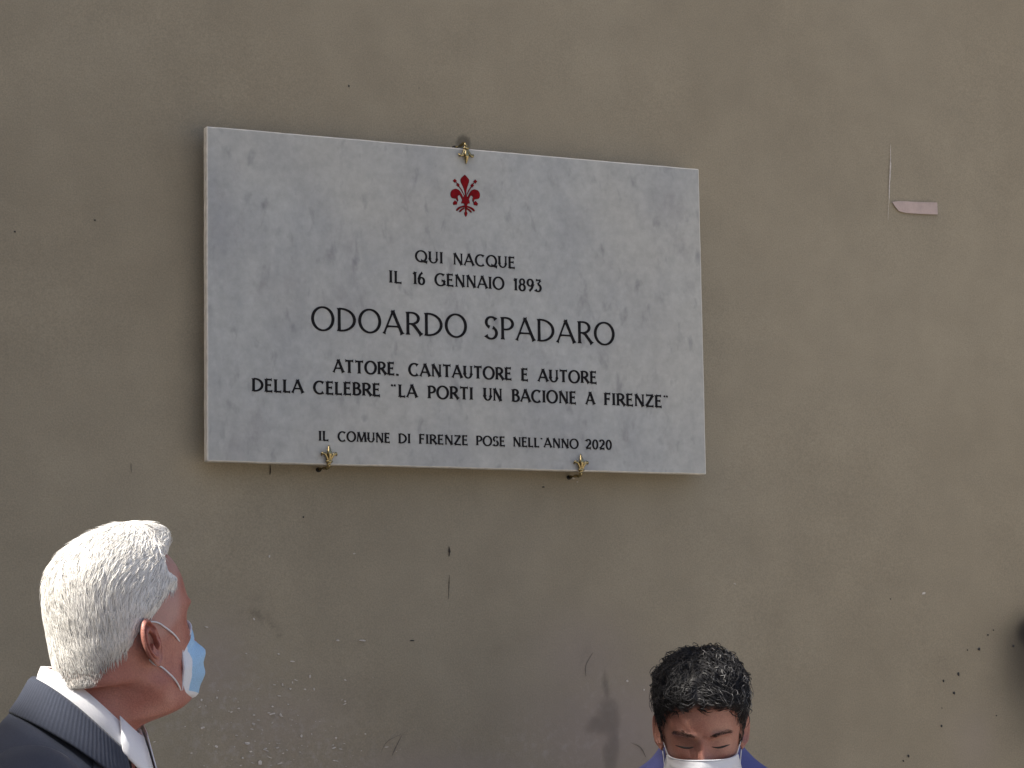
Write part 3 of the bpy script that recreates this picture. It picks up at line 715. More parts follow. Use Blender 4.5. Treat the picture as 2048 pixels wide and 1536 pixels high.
class Person:
    def __init__(s, label, ground, body_heading, head_pos, head_heading, pitch, roll, skin, name='person', group=None):
        s.root = empty(name, ground, body_heading); tag(s.root, label, 'person', group)
        s.bh = body_heading; s.g = Vector(ground); s.skin = skin
        s.H = Matrix.Translation(head_pos) @ Matrix.Rotation(head_heading, 4, 'Z') @ Matrix.Rotation(-pitch, 4, 'Y') @ Matrix.Rotation(roll, 4, 'X')
        s.B = Matrix.Translation(ground) @ Matrix.Rotation(body_heading, 4, 'Z')      # body frame: x forward, y left, z up
    def body(s, hairpoly, neck, nose=1.0, stout=0.0, ear_in=0.0, height=1.78, tint=None):
        """one skin: head, ears and neck flow into trunk, legs, arms and hands (hidden under the clothes). neck: centre of the neck's base in the body frame"""
        V, F, idx = head_surface(nose, stout)
        s.hv = V.copy(); s.hf = F
        W = np.array([s.H @ Vector(v) for v in V])
        # bend the neck: its lower rings glide onto the body's own neck base
        k = bend_k(V) if stout else sm(-.115, -.225, V[:, 2]); back = sm(-.02, -.08, V[:, 0])*sm(-.05, -.10, V[:, 2]); 
        fx_, fo_, fy_ = (.68, .018, .86) if stout else (1, .025, 1)
        loc = np.array([s.B @ Vector((neck[0]+(v[0]+fo_)*fx_, neck[1]+v[1]*fy_, neck[2]+(v[2]+.20)*.9+.012*(-(v[0]+.02)/.06)*1.0)) for v in V])
        W = W*(1-k)[:, None]+loc*k[:, None]
        s.bendk = (stout, fx_ if stout else 1, fo_ if stout else .025, fy_ if stout else 1, neck)
        if stout:                                        # even out the fold between jaw and neck
            m_ = len(idx); g_ = W[1:].reshape(m_, len(idx[0]), 3); wz = (sm(-.098, -.118, V[1:, 2])*sm(.10, .085, V[1:, 0])).reshape(m_, -1, 1)
            for _ in range(60):
                a_ = g_.copy(); a_[1:-1] = (g_[:-2]+g_[2:])/4+g_[1:-1]/2; g_ = g_*(1-wz)+a_*wz
            W[1:] = g_.reshape(-1, 3)
        Vl = [Vector(v) for v in W]
        nb = len(idx); last = idx[-1]; n = len(last)
        secs = [(neck[2]-.075, .15, .085), (neck[2]-.10, .185, .10), (neck[2]-.16, .195, .115), (neck[2]-.28, .18, .12), (neck[2]-.42, .155, .105), (neck[2]-.52, .165, .11), (neck[2]-.60, .175, .115), (neck[2]-.66, .13, .09)]
        Fl = [tuple(f) for f in F]; prev = last
        for (z, hw, hd) in secs:
            base = len(Vl)
            for j in range(n):
                a = 2*math.pi*j/n
                Vl.append(s.B @ Vector((neck[0]-.01+hd*math.cos(a), neck[1]+hw*math.sin(a), z)))
            cur = np.arange(base, base+n)
            for j in range(n): Fl.append((prev[j], cur[j], cur[(j+1) % n], prev[(j+1) % n]))
            prev = cur
        Fl.append(tuple(prev)[::-1])
        b = MB(); b.V = Vl; b.F = Fl; nh = len(V)
        for side in (-1, 1):
            e, f = ear_surface(side); e = [Vector((v.x, (abs(v.y)-ear_in*float(sm(.068, .085, abs(v.y))))*side, v.z)) for v in e]; b.add(([s.H @ v for v in e], f))
        zt = neck[2]; x0, y0 = neck[0]-.01, neck[1]
        for side in (-1, 1):
            arm = [(x0, y0+side*.16, zt-.10), (x0, y0+side*.205, zt-.16), (x0-.005, y0+side*.235, zt-.36), (x0+.005, y0+side*.245, zt-.42), (x0+.05, y0+side*.24, zt-.62), (x0+.06, y0+side*.24, zt-.665)]
            b.add(tube([s.B @ Vector(p) for p in spl(arm, 16)], [.045, .052, .052, .050, .048, .046, .044, .042, .041, .042, .042, .040, .036, .032, .028, .026], 16))
            hm = s.B @ Matrix.Translation((x0+.065, y0+side*.24, zt-.675)) @ Matrix.Rotation(R(90*1), 4, 'Z')
            b.add((lambda hb: (hb.V, hb.F))(hand(side, hm)))
            leg = [(x0, y0+side*.085, zt-.60), (x0, y0+side*.095, zt-.75), (x0+.005, y0+side*.095, .50), (x0+.005, y0+side*.095, .44), (x0-.01, y0+side*.095, .26), (x0-.015, y0+side*.095, .08), (x0-.012, y0+side*.095, .03)]
            b.add(tube([s.B @ Vector(p) for p in spl(leg, 18)], [.085, .088, .084, .078, .072, .066, .060, .056, .055, .056, .056, .054, .050, .045, .040, .037, .037, .038], 16))
            b.add(tube([s.B @ Vector(p) for p in spl([(x0-.055, y0+side*.095, .035), (x0, y0+side*.095, .045), (x0+.10, y0+side*.10, .028), (x0+.18, y0+side*.105, .018)], 8)], [.028, .036, .040, .040, .040, .040, .036, .02], 12, .7))
        o = b.build('body', s.skin, s.root)
        ti = np.zeros((len(b.V), 4), np.float32); ti[:, 3] = 1
        if tint is not None: ti[:nh, :2] = tint(V)
        o.data.color_attributes.new('tint', 'FLOAT_COLOR', 'POINT').data.foreach_set('color', ti.ravel())
        s.body_obj = o; s.neck = neck
        return o
    def hair(s, poly, thick, scalp_col, mat_, name='hair', lump=.36, skin_col=None, strands=(), seed=1):
        """hair: a cap that grows out of the scalp plus thousands of separate locks in one mesh"""
        V = s.hv; jit = .0045*(fbm(V[:, 1]*1.0, V[:, 2]*.3, 95, seed+5, 2)-.5)*2; inside = inpoly(V[:, 0], V[:, 2]+jit, poly) | ((V[:, 2] > .1) & (V[:, 0] < .03))
        ds = poly_dist(V[:, 0], V[:, 2]+jit, poly); ds = np.where(inside, ds, 0)
        # vertex normals by mesh
        me = bpy.data.meshes.new('tmp'); me.from_pydata([tuple(v) for v in V], [], s.hf); me.update()
        nrm = np.array([v.normal for v in me.vertices]); bpy.data.meshes.remove(me)
        if (nrm*(V-[0, 0, 0])).sum(1).mean() < 0: nrm = -nrm
        th = thick(V)*sm(0, .012, ds)
        th = th*(1-.5*lump+lump*fbm(V[:, 0]*3+V[:, 1]*2, V[:, 2]*3+V[:, 1], 22, seed, 3))
        CV = V+nrm*(th-.0004+.0012*(inside))[:, None]
        keep = [f for f in s.hf if all(inside[i] for i in f)]
        used = sorted({i for f in keep for i in f}); mp = {u: i for i, u in enumerate(used)}
        capV = [CV[u] for u in used]; capF = [tuple(mp[i] for i in f) for f in keep]
        cols = [np.array([scalp_col(V[u]) for u in used]) if callable(scalp_col) else np.tile(np.array(scalp_col, float), (len(capV), 1))]
        if skin_col is not None:
            m_s = sm(.0, .011, ds)[np.array(used)][:, None]; cols[0] = cols[0]*m_s+np.array(skin_col)*(1-m_s)
        allV = [np.array(capV)]; allF = list(capF); base = len(capV)
        bvh = BVHTree.FromPolygons([Vector(v) for v in CV], s.hf)
        rng = np.random.default_rng(seed)
        tri_c = np.array([np.mean([V[i] for i in f], axis=0) for f in keep]); 
        ar = np.array([np.linalg.norm(np.cross(V[f[1]]-V[f[0]], V[f[2]]-V[f[0]])) for f in keep]); ar /= ar.sum()
        for st_ in strands:
            nS = st_['n']; pick = rng.choice(len(keep), nS, p=ar); segs = st_.get('segs', 6)
            for pi in pick:
                f = keep[pi]; wts = rng.dirichlet([1]*len(f)); p = sum(CV[f[i]]*wts[i] for i in range(len(f)))
                if rng.random() > float(sm(-.004, .009, max(ds[i] for i in f))): continue
                if 'where' in st_ and rng.random() > st_['where'](p): continue
                L_ = st_['len'](p, rng); rad = st_['rad'](p, rng); col = st_['col'](p, rng)
                flow = Vector(st_['flow'](p, rng)); q = Vector(p); pts = []; lift = st_['lift'](p, rng); curl = st_.get('curl', 0)
                ph = rng.random()*6.28; step = L_/segs
                for k in range(segs+1):
                    hit = bvh.find_nearest(q)
                    if hit[0] is None: break
                    c0, nn = hit[0], hit[1]
                    if nn.dot(c0-Vector((0, 0, 0))) < 0: nn = -nn
                    t_k = k/segs
                    pts.append((c0+nn*(lift*(t_k**.8 if not st_.get('arch') else math.sin(math.pi*min(1, t_k*.85+.08)))+.0003), nn))
                    fl = flow-nn*flow.dot(nn)
                    if fl.length < 1e-6: break
                    fl.normalize()
                    if curl: 
                        sdv = nn.cross(fl); fl = (fl+sdv*curl*math.sin(ph+t_k*st_.get('turns', 1.2)*6.28)).normalized()
                    q = c0+fl*step
                if len(pts) < 3: continue
                m_ = len(pts); vs = []
                for k, (c0, nn) in enumerate(pts):
                    a = pts[min(k+1, m_-1)][0]-pts[max(k-1, 0)][0]; a.normalize(); sdv = a.cross(nn).normalized()
                    pr = rad*(1-(k/(m_-1))**2.2)*(.55+.45*min(1, k/1.5))+.00008
                    vs += [c0-sdv*pr, c0+sdv*pr, c0+nn*pr*1.1]
                allV.append(np.array([tuple(v) for v in vs])); cols.append(np.tile(np.array(col, float), (len(vs), 1)))
                for k in range(m_-1):
                    o_ = base+k*3
                    for j in range(3): allF.append((o_+j, o_+(j+1) % 3, o_+3+(j+1) % 3, o_+3+j))
                base += len(vs)
        AV = np.vstack(allV); W = [s.H @ Vector(v) for v in AV]
        if s.bendk[0]:
            _, bx, bo, by, nk = s.bendk; kk_ = bend_k(AV)
            for i in np.nonzero(kk_ > 0)[0]:
                v = AV[i]; W[i] = W[i].lerp(s.B @ Vector((nk[0]+(v[0]+bo)*bx, nk[1]+v[1]*by, nk[2]+(v[2]+.20)*.9-.012*(v[0]+.02)/.06)), float(kk_[i]))
        o = mesh_obj(name, W, allF, mat_, s.root)
        c4 = np.ones((len(AV), 4), np.float32); c4[:, :3] = np.vstack(cols)
        o.data.color_attributes.new('col', 'FLOAT_COLOR', 'POINT').data.foreach_set('color', c4.ravel())
        return o
    def mask(s, M_out, M_edge, M_loop, zt=-.012, zb=-.128, yw=.062, ex=.022, band=.0, xt=.107, xb=.078, bulge=.008, dx=0.0, lx=0.0):
        nu, nv = 49, 33; V = []; F = []
        zs = [zt+.002, -.03, -.046, -.066, -.09, -.110, zb]; xsn = [xt, .109+(xt-.097)*.7+dx, .1185+dx, .118+dx, .110+dx, .098+dx, xb]
        for i in range(nv):
            v = i/(nv-1); z = zt+(zb-zt)*v
            xc = float(np.interp(z, zs[::-1], xsn[::-1]))+.0036*math.sin(v*math.pi*6.5)*math.sin(math.pi*v)
            for j in range(nu):
                u = -1+2*j/(nu-1); au = abs(u)
                y = yw*math.sin(u*1.35)/math.sin(1.35)*(1-.10*abs(v-.5)*2)
                edge_x = ex+.010*(v-.5)*-1
                sharp = 2.0 if z < -.03 else 1.7
                zz = z-.022*au**1.5*(1-v)*1.25+.020*au**2*v*.9
                x = xc-(xc-edge_x)*au**sharp*(.92+.08*au)
                V.append((x, y, zz))
        for i in range(nv-1):
            for j in range(nu-1):
                a = i*nu+j; F.append((a, a+1, a+nu+1, a+nu))
        W = [s.H @ Vector(v) for v in V]
        o = mesh_obj('face_mask', W, F, M_out, s.root)
        if band:
            o.data.materials.append(M_edge)
            for k, f in enumerate(o.data.polygons):
                i, j = divmod(k, nu-1)
                if min(j, nu-2-j) < band or i < 1 or i > nv-4: f.material_index = 1
        md = o.modifiers.new('thickness', 'SOLIDIFY'); md.thickness = .0016; md.offset = 0
        # stitched border and nose-wire bead
        g = lambda i, j: s.H @ Vector(V[i*nu+j])
        for path, wd_ in (([g(i, 0) for i in range(nv)], .0028), ([g(i, nu-1) for i in range(nv)], .0028), ([g(0, j) for j in range(nu)], .0024), ([g(nv-1, j) for j in range(nu)], .0020)):
            b = MB(); b.add(tube(path, wd_, 8, .5)); b.build('border', M_edge, o)
        for side, j in ((-1, 0), (1, nu-1)):
            e = .0015
            for (i, zo, dz_) in ((0, .006, 1), (nv-1, -.048, -1)):
                p0 = Vector(V[i*nu+j]); y = side
                ea = Vector((.006+lx, y*.0775, .004)) if i == 0 else Vector((.008+lx, y*.0705, -.055)); mids = [tuple(p0.lerp(ea, t)+Vector((0, y*bulge*math.sin(math.pi*t), 0))) for t in (.25, .5, .75)]
                if i == 0: pts = [p0]+mids+[tuple(ea), (-.008+lx, y*.0765, .007), (-.015+lx, y*.0715, .002), (-.018+lx, y*.0680, -.010)]
                else: pts = [p0]+mids+[tuple(ea), (-.003+lx, y*.0715, -.050), (-.010+lx, y*.0690, -.042), (-.016+lx, y*.0650, -.030)]
                b = MB(); b.add(tube([s.H @ Vector(p) for p in spl([tuple(p) for p in pts], 30)], .0011, 8)); b.build('ear_loop', M_loop, o)
        return o

def ring(s, fn, na=72, a0=-180, a1=180): return [fn(a0+(a1-a0)*i/na) for i in range(na+1)]
def strip(P, Mx, name, m, parent, thick=.0, uvn=True, smooth=True):
    """P: list of rows (each a list of points); builds a sheet with UVs (u along the row, v across the rows)"""
    nr = len(P); n = len(P[0]); V = [Mx @ Vector(p) for r in P for p in r]; F = []
    for i in range(nr-1):
        for j in range(n-1): F.append((i*n+j, i*n+j+1, (i+1)*n+j+1, (i+1)*n+j))
    o = mesh_obj(name, V, F, m, parent, smooth)
    uvl = o.data.uv_layers.new(name='UVMap'); k = 0
    for f in o.data.polygons:
        for li in f.loop_indices:
            vi = o.data.loops[li].vertex_index; uvl.data[li].uv = ((vi % n)/(n-1), (vi//n)/(nr-1))
    if thick:
        md = o.modifiers.new('thickness', 'SOLIDIFY'); md.thickness = thick; md.offset = 0
    return o
def torso(secs, na=96, exp=2.4, tilt=0.0, tz=(0, 1)):
    """closed loft of super-elliptical sections: (z, x centre, half depth front, half depth back, half width, y centre)"""
    K = np.array(secs, float); t = np.linspace(0, len(K)-1, 90); K = np.stack([np.array([c for c in spl([(k[i], 0, 0) for k in K], 90)[:, 0]]) for i in range(K.shape[1])], 1)
    V = []; F = []
    for r in K:
        z, xc, df, db, hw, yc = r
        for j in range(na):
            a = 2*math.pi*j/na; c_, s_ = math.cos(a), math.sin(a); e = 2/exp
            x = xc+(df if c_ > 0 else db)*math.copysign(abs(c_)**e, c_); y = yc+hw*math.copysign(abs(s_)**e, s_)
            V.append((x, y, z-tilt*float(sm(tz[0], tz[1], z))*((x-xc)/(df+db)+db/(df+db))**1.1 if x-xc > -db else z))
    for i in range(len(K)-1):
        for j in range(na): F.append((i*na+j, (i+1)*na+j, (i+1)*na+(j+1) % na, i*na+(j+1) % na))
    return V, F
def wrinkle(V, amp, f, seed):
    out = []
    for v in V:
        d = noise.noise(Vector((v[0]*f, v[1]*f, v[2]*f*.6+seed)))*amp+noise.noise(Vector((v[0]*f*3, v[1]*f*3, v[2]*f*1.5+seed)))*amp*.35
        l = math.hypot(v[0], v[1])+1e-6
        out.append((v[0]+v[0]/l*d, v[1]+v[1]/l*d, v[2]+d*.3))
    return out
def trousers_shoes(p, neck, m, ms, msole):
    x0, y0 = neck[0]-.01, neck[1]; zt = neck[2]
    b = MB()
    for side in (-1, 1):
        leg = [(x0, y0+side*.075, zt-.56), (x0, y0+side*.092, zt-.72), (x0+.005, y0+side*.097, .50), (x0-.005, y0+side*.097, .25), (x0-.01, y0+side*.097, .055)]
        b.add(tube([p.B @ Vector(q) for q in spl(leg, 22)], [.10, .108, .108, .104, .100, .096, .093, .090, .087, .085, .084, .083, .083, .083, .083, .083, .082, .082, .083, .084, .085, .085], 28))
    V, F = torso([(zt-.70, x0, .10, .10, .12, y0), (zt-.64, x0, .125, .125, .185, y0), (zt-.56, x0, .12, .125, .18, y0), (zt-.46, x0, .115, .115, .165, y0)], 64)
    b.add(([p.B @ Vector(v) for v in V], F))
    b.build('trousers', m, p.root)
    for side in (-1, 1):
        q = [(x0-.075, y0+side*.097, .040), (x0-.04, y0+side*.098, .050), (x0+.03, y0+side*.10, .052), (x0+.11, y0+side*.103, .042), (x0+.18, y0+side*.106, .034), (x0+.215, y0+side*.107, .028)]
        sh = MB(); sh.add(tube([p.B @ Vector(v) for v in spl(q, 14)], [.020, .036, .044, .047, .046, .045, .046, .049, .051, .051, .049, .043, .032, .012], 18, .72))
        sh.V = [Vector((v.x, v.y, max(v.z, .012))) for v in sh.V]
        so_ = sh.build('shoe', ms, p.root)
        sl = MB(); sl.add(tube([p.B @ Vector((v[0], v[1], .007)) for v in spl(q, 14)], [.020, .038, .043, .044, .042, .042, .045, .050, .053, .053, .050, .044, .032, .012], 18, .12)); sl.build('sole', msole, so_)
def sleeves(p, neck, m, lift=.0, shirt=None, cuffm=None, rs=1.0, ztop=-.075, out=.165):
    x0, y0 = neck[0]-.01, neck[1]; zt = neck[2]
    for side in (-1, 1):
        arm = [(x0, y0+side*(out-.015), zt+ztop-.005), (x0, y0+side*(out+.02), zt+ztop-.025), (x0, y0+side*(out+.052), zt+ztop-.09), (x0-.005, y0+side*.235, zt-.36), (x0+.005, y0+side*.245, zt-.43), (x0+.05, y0+side*.24, zt-.60), (x0+.06, y0+side*.24, zt-.66)]
        r = [.052, .064, .072, .074, .074, .073, .071, .069, .067, .066, .064, .063, .062, .061, .060, .058, .055, .052, .049, .047, .046, .045]
        V, F = tube([Vector(q) for q in spl(arm, 22)], [q*rs for q in r], 32)
        V = wrinkle([tuple(v) for v in V], .004, 14, 3.3+side)
        o = MB(); o.V = [p.B @ Vector(v) for v in V]; o.F = F
        o.build('sleeve', m, p.root)

# ---- older man with white hair, seen from behind his right shoulder
M_SKIN1 = skin_material('weathered_skin', (.45, .205, .160), (.36, .130, .100), .46)
M_SKIN2 = skin_material('tanned_skin', (.42, .215, .165), (.35, .150, .115), .40)
M_WHITEHAIR = attr_material('white_hair', rough=.5, spec=.35)
M_BLACKHAIR = attr_material('black_hair', rough=.5, spec=.3)
M_JACKET = cloth_material('navy_grey_wool', (.038, .045, .066), 700, amt=.25, sheen=.06)
M_COLLAR = cloth_material('navy_grey_ribbed_wool', (.040, .047, .068), 700, rib=26, amt=.2, sheen=.06)
M_SHIRT = cloth_material('white_cotton', (.80, .80, .82), 900, rough=.8, amt=.05, sheen=.1)
M_BLUESHIRT = cloth_material('blue_cotton', (.115, .130, .33), 900, rough=.85, amt=.2, sheen=.03)
M_DARKCLOTH = cloth_material('charcoal_cloth', (.035, .038, .048), 700, amt=.2)
M_LEATHER = simple('black_leather', (.02, .018, .016), .35)
M_RUBBER = simple('black_rubber', (.02, .02, .02), .8)
M_MASKBLUE = cloth_material('pale_blue_nonwoven', (.34, .55, .78), 600, rough=.85, amt=.16, sheen=.05)
M_MASKWHITE = cloth_material('white_nonwoven', (.74, .76, .80), 600, rough=.8, amt=.05, sheen=.1)
M_LASH = simple('dark_lash', (.015, .010, .009), .6)
M_BUTTON = simple('pearl_button', (.75, .74, .70), .25)

IMG_R = -YAW                                    # world angle of the picture's right-hand direction
D1 = 3.42; HP1 = at(253, 1253, D1)
bh1 = IMG_R-R(4); hh1 = IMG_R+R(46)
N1 = at(193, 1400, D1-.022)
g1 = Vector((N1.x, N1.y, 0))
P1 = Person('white-haired man in grey suit jacket and blue face mask looking up at the plaque', g1, bh1, HP1, hh1, R(9), 0, M_SKIN1)
neck1 = (.0, .0, N1.z-.035)
poly1 = [(.10, .20), (.076, .100), (.064, .090), (.030, .084), (.028, .070), (.046, .060), (.042, .050), (.018, .042), (.004, .030), (-.008, .020), (-.018, .014), (-.030, .010), (-.038, -.004), (-.050, -.018), (-.064, -.028), (-.080, -.042), (-.092, -.068), (-.104, -.088), (-.110, -.098), (-.2, -.100), (-.2, .2)]
def tint1(V):
    ins = inpoly(V[:, 0], V[:, 2], [(.10, .2), (.10, .088), (.060, .050), (.045, .0), (.010, -.03), (-.03, -.07), (-.04, -.15), (-.2, -.16), (-.2, .2)])
    t = np.zeros((len(V), 2)); t[:, 1] = .40*ins*sm(-.035, .0, V[:, 2])*sm(0, .02, poly_dist(V[:, 0], V[:, 2], [(.10, .2), (.10, .088), (.060, .050), (.045, .0), (.010, -.03), (-.03, -.07), (-.04, -.15), (-.2, -.16), (-.2, .2)])); return t
EAR_X = -.024
P1.body(poly1, neck1, stout=1.0, nose=.82, tint=tint1)
def thick1(V):
    top = sm(.04, .11, V[:, 2]); front = sm(-.05, .06, V[:, 0]); nape = sm(.02, -.065, V[:, 2])
    return (.0058+.006*top+.015*top*front*sm(.05, .02, np.abs(V[:, 1]-.0)))*(1-.93*nape)
def flow1(p, r):
    top = float(sm(.03, .10, p[2])); front = float(sm(-.02, .05, p[0]))
    kx = float(sm(-.07, -.03, p[0])); f = np.array([-.15-.40*kx, -.25*(1-kx), -1.0])
    f = f*(1-top)+top*np.array([-.75+1.2*front, -.35 if p[1] < 0 else .35, -.25+.5*front])
    kz = float(sm(-.03, -.07, p[2])); f = f*(1-kz)+kz*np.array([.1, 0, -1.])
    return f+r.normal(0, .10, 3)
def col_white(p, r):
    g = .80+.12*r.random(); low = float(sm(.0, -.07, p[2]))  # lower and temple strands darkened in colour, standing in for shade
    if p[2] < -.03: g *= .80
    if r.random() < .07+.25*low+.40*thin_shade1(p): g *= .66
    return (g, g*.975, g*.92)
def thin_shade1(p):      # hair thins at temples and ears; strands there also painted darker as shade
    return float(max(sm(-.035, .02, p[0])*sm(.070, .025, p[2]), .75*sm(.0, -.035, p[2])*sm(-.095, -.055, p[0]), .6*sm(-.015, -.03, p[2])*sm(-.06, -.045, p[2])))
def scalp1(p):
    t = thin_shade1(p); a = np.array((.60, .57, .53)); return a*(1-t)+np.array((.40, .27, .235))*t
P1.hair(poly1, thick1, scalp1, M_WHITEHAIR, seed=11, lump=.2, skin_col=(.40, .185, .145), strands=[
    dict(n=15000, where=lambda p: 1-.45*thin_shade1(p), len=lambda p, r: r.uniform(.012, .026)*(1-.80*float(sm(-.02, -.055, p[2]))), rad=lambda p, r: r.uniform(.00028, .0008)*(1-.4*float(sm(-.02, -.06, p[2]))), lift=lambda p, r: r.uniform(.0003, .0014), flow=flow1, col=col_white, curl=.18, segs=5),
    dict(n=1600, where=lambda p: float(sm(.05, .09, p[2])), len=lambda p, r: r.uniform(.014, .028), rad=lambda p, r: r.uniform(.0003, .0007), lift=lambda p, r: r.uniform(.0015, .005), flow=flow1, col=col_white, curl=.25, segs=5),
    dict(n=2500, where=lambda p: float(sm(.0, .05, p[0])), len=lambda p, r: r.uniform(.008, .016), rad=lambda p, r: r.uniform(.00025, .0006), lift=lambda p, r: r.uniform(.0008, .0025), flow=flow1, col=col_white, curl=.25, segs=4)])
P1.mask(M_MASKBLUE, M_MASKWHITE, M_MASKWHITE, zt=-.006, zb=-.114, yw=.058, ex=.042, band=3, xt=.095, xb=.066, dx=-.007, lx=-.013)

# his clothes, in the body frame
zc = neck1[2]-.0
def loopfn(rf, rb, rw, zn, drop, k=1.25, xo=0.0, spread=0.0):
    """collar loop: zn at the nape, falls by drop to the throat"""
    def f(a):
        c_, s_ = math.cos(R(a)), math.sin(R(a)); q = (1+c_)/2
        return (xo+(rf if c_ > 0 else rb)*c_+spread*q**4, rw*s_, zn-drop*q**k)
    return f
xo = neck1[0]-.004
zn = P1.B.inverted() @ at(96, 1336, D1); ZN = zn.z
def rows(specs, a0, a1, n): return [[loopfn(*s_)(a0+(a1-a0)*i/n) for i in range(n+1)] for s_ in specs]
def wav(P): return P
# shirt body (seen in the jacket's opening) and collar
V, F = torso([(zc-.62, xo, .11, .11, .165, 0), (zc-.30, xo, .115, .115, .175, 0), (zc-.14, xo, .10, .10, .165, 0), (zc-.085, xo, .080, .085, .12, 0), (zc-.055, xo, .068, .075, .075, 0), (zc-.03, xo, .062, .072, .066, 0)], 72, 2.2, .06, (zc-.3, zc-.05))
shirt1 = MB(); shirt1.V = [P1.B @ Vector(v) for v in V]; shirt1.F = F; shirt1 = shirt1.build('shirt', M_SHIRT, P1.root)
strip(rows([(.062, .067, .062, ZN-.034, .096, 1.75, xo), (.062, .066, .062, ZN-.010, .097, 1.75, xo), (.0625, .0665, .0625, ZN, .098, 1.75, xo), (.066, .0695, .066, ZN+.0015, .098, 1.75, xo), (.071, .073, .070, ZN-.008, .103, 1.75, xo), (.081, .079, .077, ZN-.034, .111, 1.65, xo)], -352, -8, 90), P1.B, 'shirt_collar', M_SHIRT, P1.root, .0016)
for sgn in (-1, 1):                                # collar points either side of the throat
    f0 = loopfn(.0625, .0665, .0625, ZN, .098, 1.75, xo); f1 = loopfn(.081, .079, .077, ZN-.034, .111, 1.65, xo)
    r0_ = [f0(sgn*a) for a in (10, 24, 38, 52)]; r1_ = [f1(sgn*a) for a in (10, 24, 38, 52)]
    r2_ = [(p[0]+.006, p[1], p[2]-.012+.003*i) for i, p in enumerate(r1_)]
    strip([[(p[0]+.009, p[1]*1.06, p[2]+.003) for p in r0_], [(p[0]+.004, p[1]*1.04, p[2]+.002) for p in r1_], r2_], P1.B, 'collar_point', M_SHIRT, P1.root, .0016)
b = MB(); V, F = ball(xo+.070, -.010, ZN-.150, .0035, .0055, .0055); b.add(([P1.B @ Vector(v) for v in V], F)); b.build('button', M_BUTTON, P1.root)
# jacket
V, F = torso([(zc-.72, xo, .150, .140, .205, 0), (zc-.58, xo, .140, .135, .20, 0), (zc-.42, xo, .128, .135, .180, 0), (ZN-.30, xo-.005, .118, .155, .200, 0), (ZN-.20, xo-.008, .100, .160, .205, 0),
              (ZN-.15, xo-.010, .082, .148, .200, 0), (ZN-.115, xo-.010, .076, .137, .185, 0), (ZN-.085, xo-.010, .072, .121, .155, 0), (ZN-.058, xo-.008, .069, .102, .112, 0), (ZN-.036, xo-.006, .067, .086, .084, 0), (ZN-.020, xo-.004, .066, .078, .075, 0)], 120, 2.15, .098, (ZN-.34, ZN-.08))
V = wrinkle(V, .0035, 9, 1.7)
def opening(v):                                     # the front of the jacket stops at the lapels
    return v[0] > xo+.02 and v[2] > zc-.36 and abs(v[1]) < .012+.055*float(sm(zc-.36, ZN-.12, v[2]))
jbv = BVHTree.FromPolygons([Vector(v) for v in V], F)
F = [f for f in F if not all(opening(V[i]) for i in f)]
jk = MB(); jk.V = [P1.B @ Vector(v) for v in V]; jk.F = F
jacket1 = jk.build('jacket', M_JACKET, P1.root)
sleeves(P1, (xo-.028, 0, ZN-.03), M_JACKET, rs=1.0, ztop=-.120, out=.150)
# jacket collar: rolls over behind the neck and lies on the shoulders, ends at the notches
def colrow(dr, dz, wob=0): return (.074+dr*.8, .0765+dr, .076+dr*1.1, ZN-.013+dz, .119+dr*.2, 1.55, xo-.002)
strip(rows([colrow(.000, -.030), colrow(.000, -.004), colrow(.003, .001), colrow(.007, -.003), colrow(.013, -.014), colrow(.021, -.028), colrow(.031, -.042), colrow(.0312, -.045)], -318, -42, 100), P1.B, 'jacket_collar', M_COLLAR, P1.root, .0022)
# lapels
for sgn in (-1, 1):
    inner = [(xo+.054, .056, ZN-.085), (xo+.070, .040, ZN-.125), (xo+.082, .026, ZN-.19), (xo+.112, .014, ZN-.30), (xo+.126, .006, ZN-.40)]
    outer = [(xo+.038, .100, ZN-.095), (xo+.052, .125, ZN-.135), (xo+.072, .118, ZN-.215), (xo+.108, .075, ZN-.32), (xo+.128, .012, ZN-.41)]
    a = spl(inner, 24); c_ = spl(outer, 24)
    rws = []
    for q in (0, .02, .25, .5, .75, .98, 1):
        row = []
        for i in range(24):
            p = Vector(a[i]*(1-q)+c_[i]*q); h_, n_l = jbv.find_nearest(p)[:2]
            if n_l.x < 0: n_l = -n_l
            p = h_+n_l*(.0035+.006*math.sin(math.pi*q)); row.append((p.x, p.y*sgn, p.z))
        rws.append(row)
    strip(rws, P1.B, 'lapel', M_JACKET, P1.root, .0022)
trousers_shoes(P1, neck1, M_JACKET, M_LEATHER, M_RUBBER)

# ---- dark-haired man bowing his head, facing the viewer
D2 = 4.62; HP2 = at(1403, 1449, D2)
hh2 = math.atan2(CAM.y-HP2.y, CAM.x-HP2.x); bh2 = hh2
N2 = at(1402, 1487, D2+.075)
g2 = Vector((N2.x, N2.y, 0))
P2 = Person('dark-haired man in blue shirt and white face mask, head bowed below the plaque', g2, bh2, HP2, hh2+R(1), R(-25), R(0), M_SKIN2)
neck2 = (0, 0, N2.z)
poly2 = [(.12, .20), (.12, .066), (.080, .063), (.066, .055), (.050, .045), (.040, .025), (.034, .005), (.026, -.030), (.014, -.040), (.008, .0), (-.008, .012), (-.030, .004), (-.034, -.030), (-.048, -.085), (-.2, -.10), (-.2, .2)]
def tint2(V):
    t = np.zeros((len(V), 2))
    t[:, 0] = .25*gz(V[:, 2]-(.0215+.004*gz(np.abs(V[:, 1])-.028, .015)-.10*np.maximum(0, np.abs(V[:, 1])-.040)), .0060)*sm(.012, .020, np.abs(V[:, 1]))*sm(.056, .046, np.abs(V[:, 1]))*(V[:, 0] > .03)*.8
    t[:, 0] = np.maximum(t[:, 0], .55*sm(-.03, -.05, V[:, 2])*(V[:, 2] > -.16)*(V[:, 0] > -.0)*sm(.05, .058, np.abs(V[:, 1])))
    return t
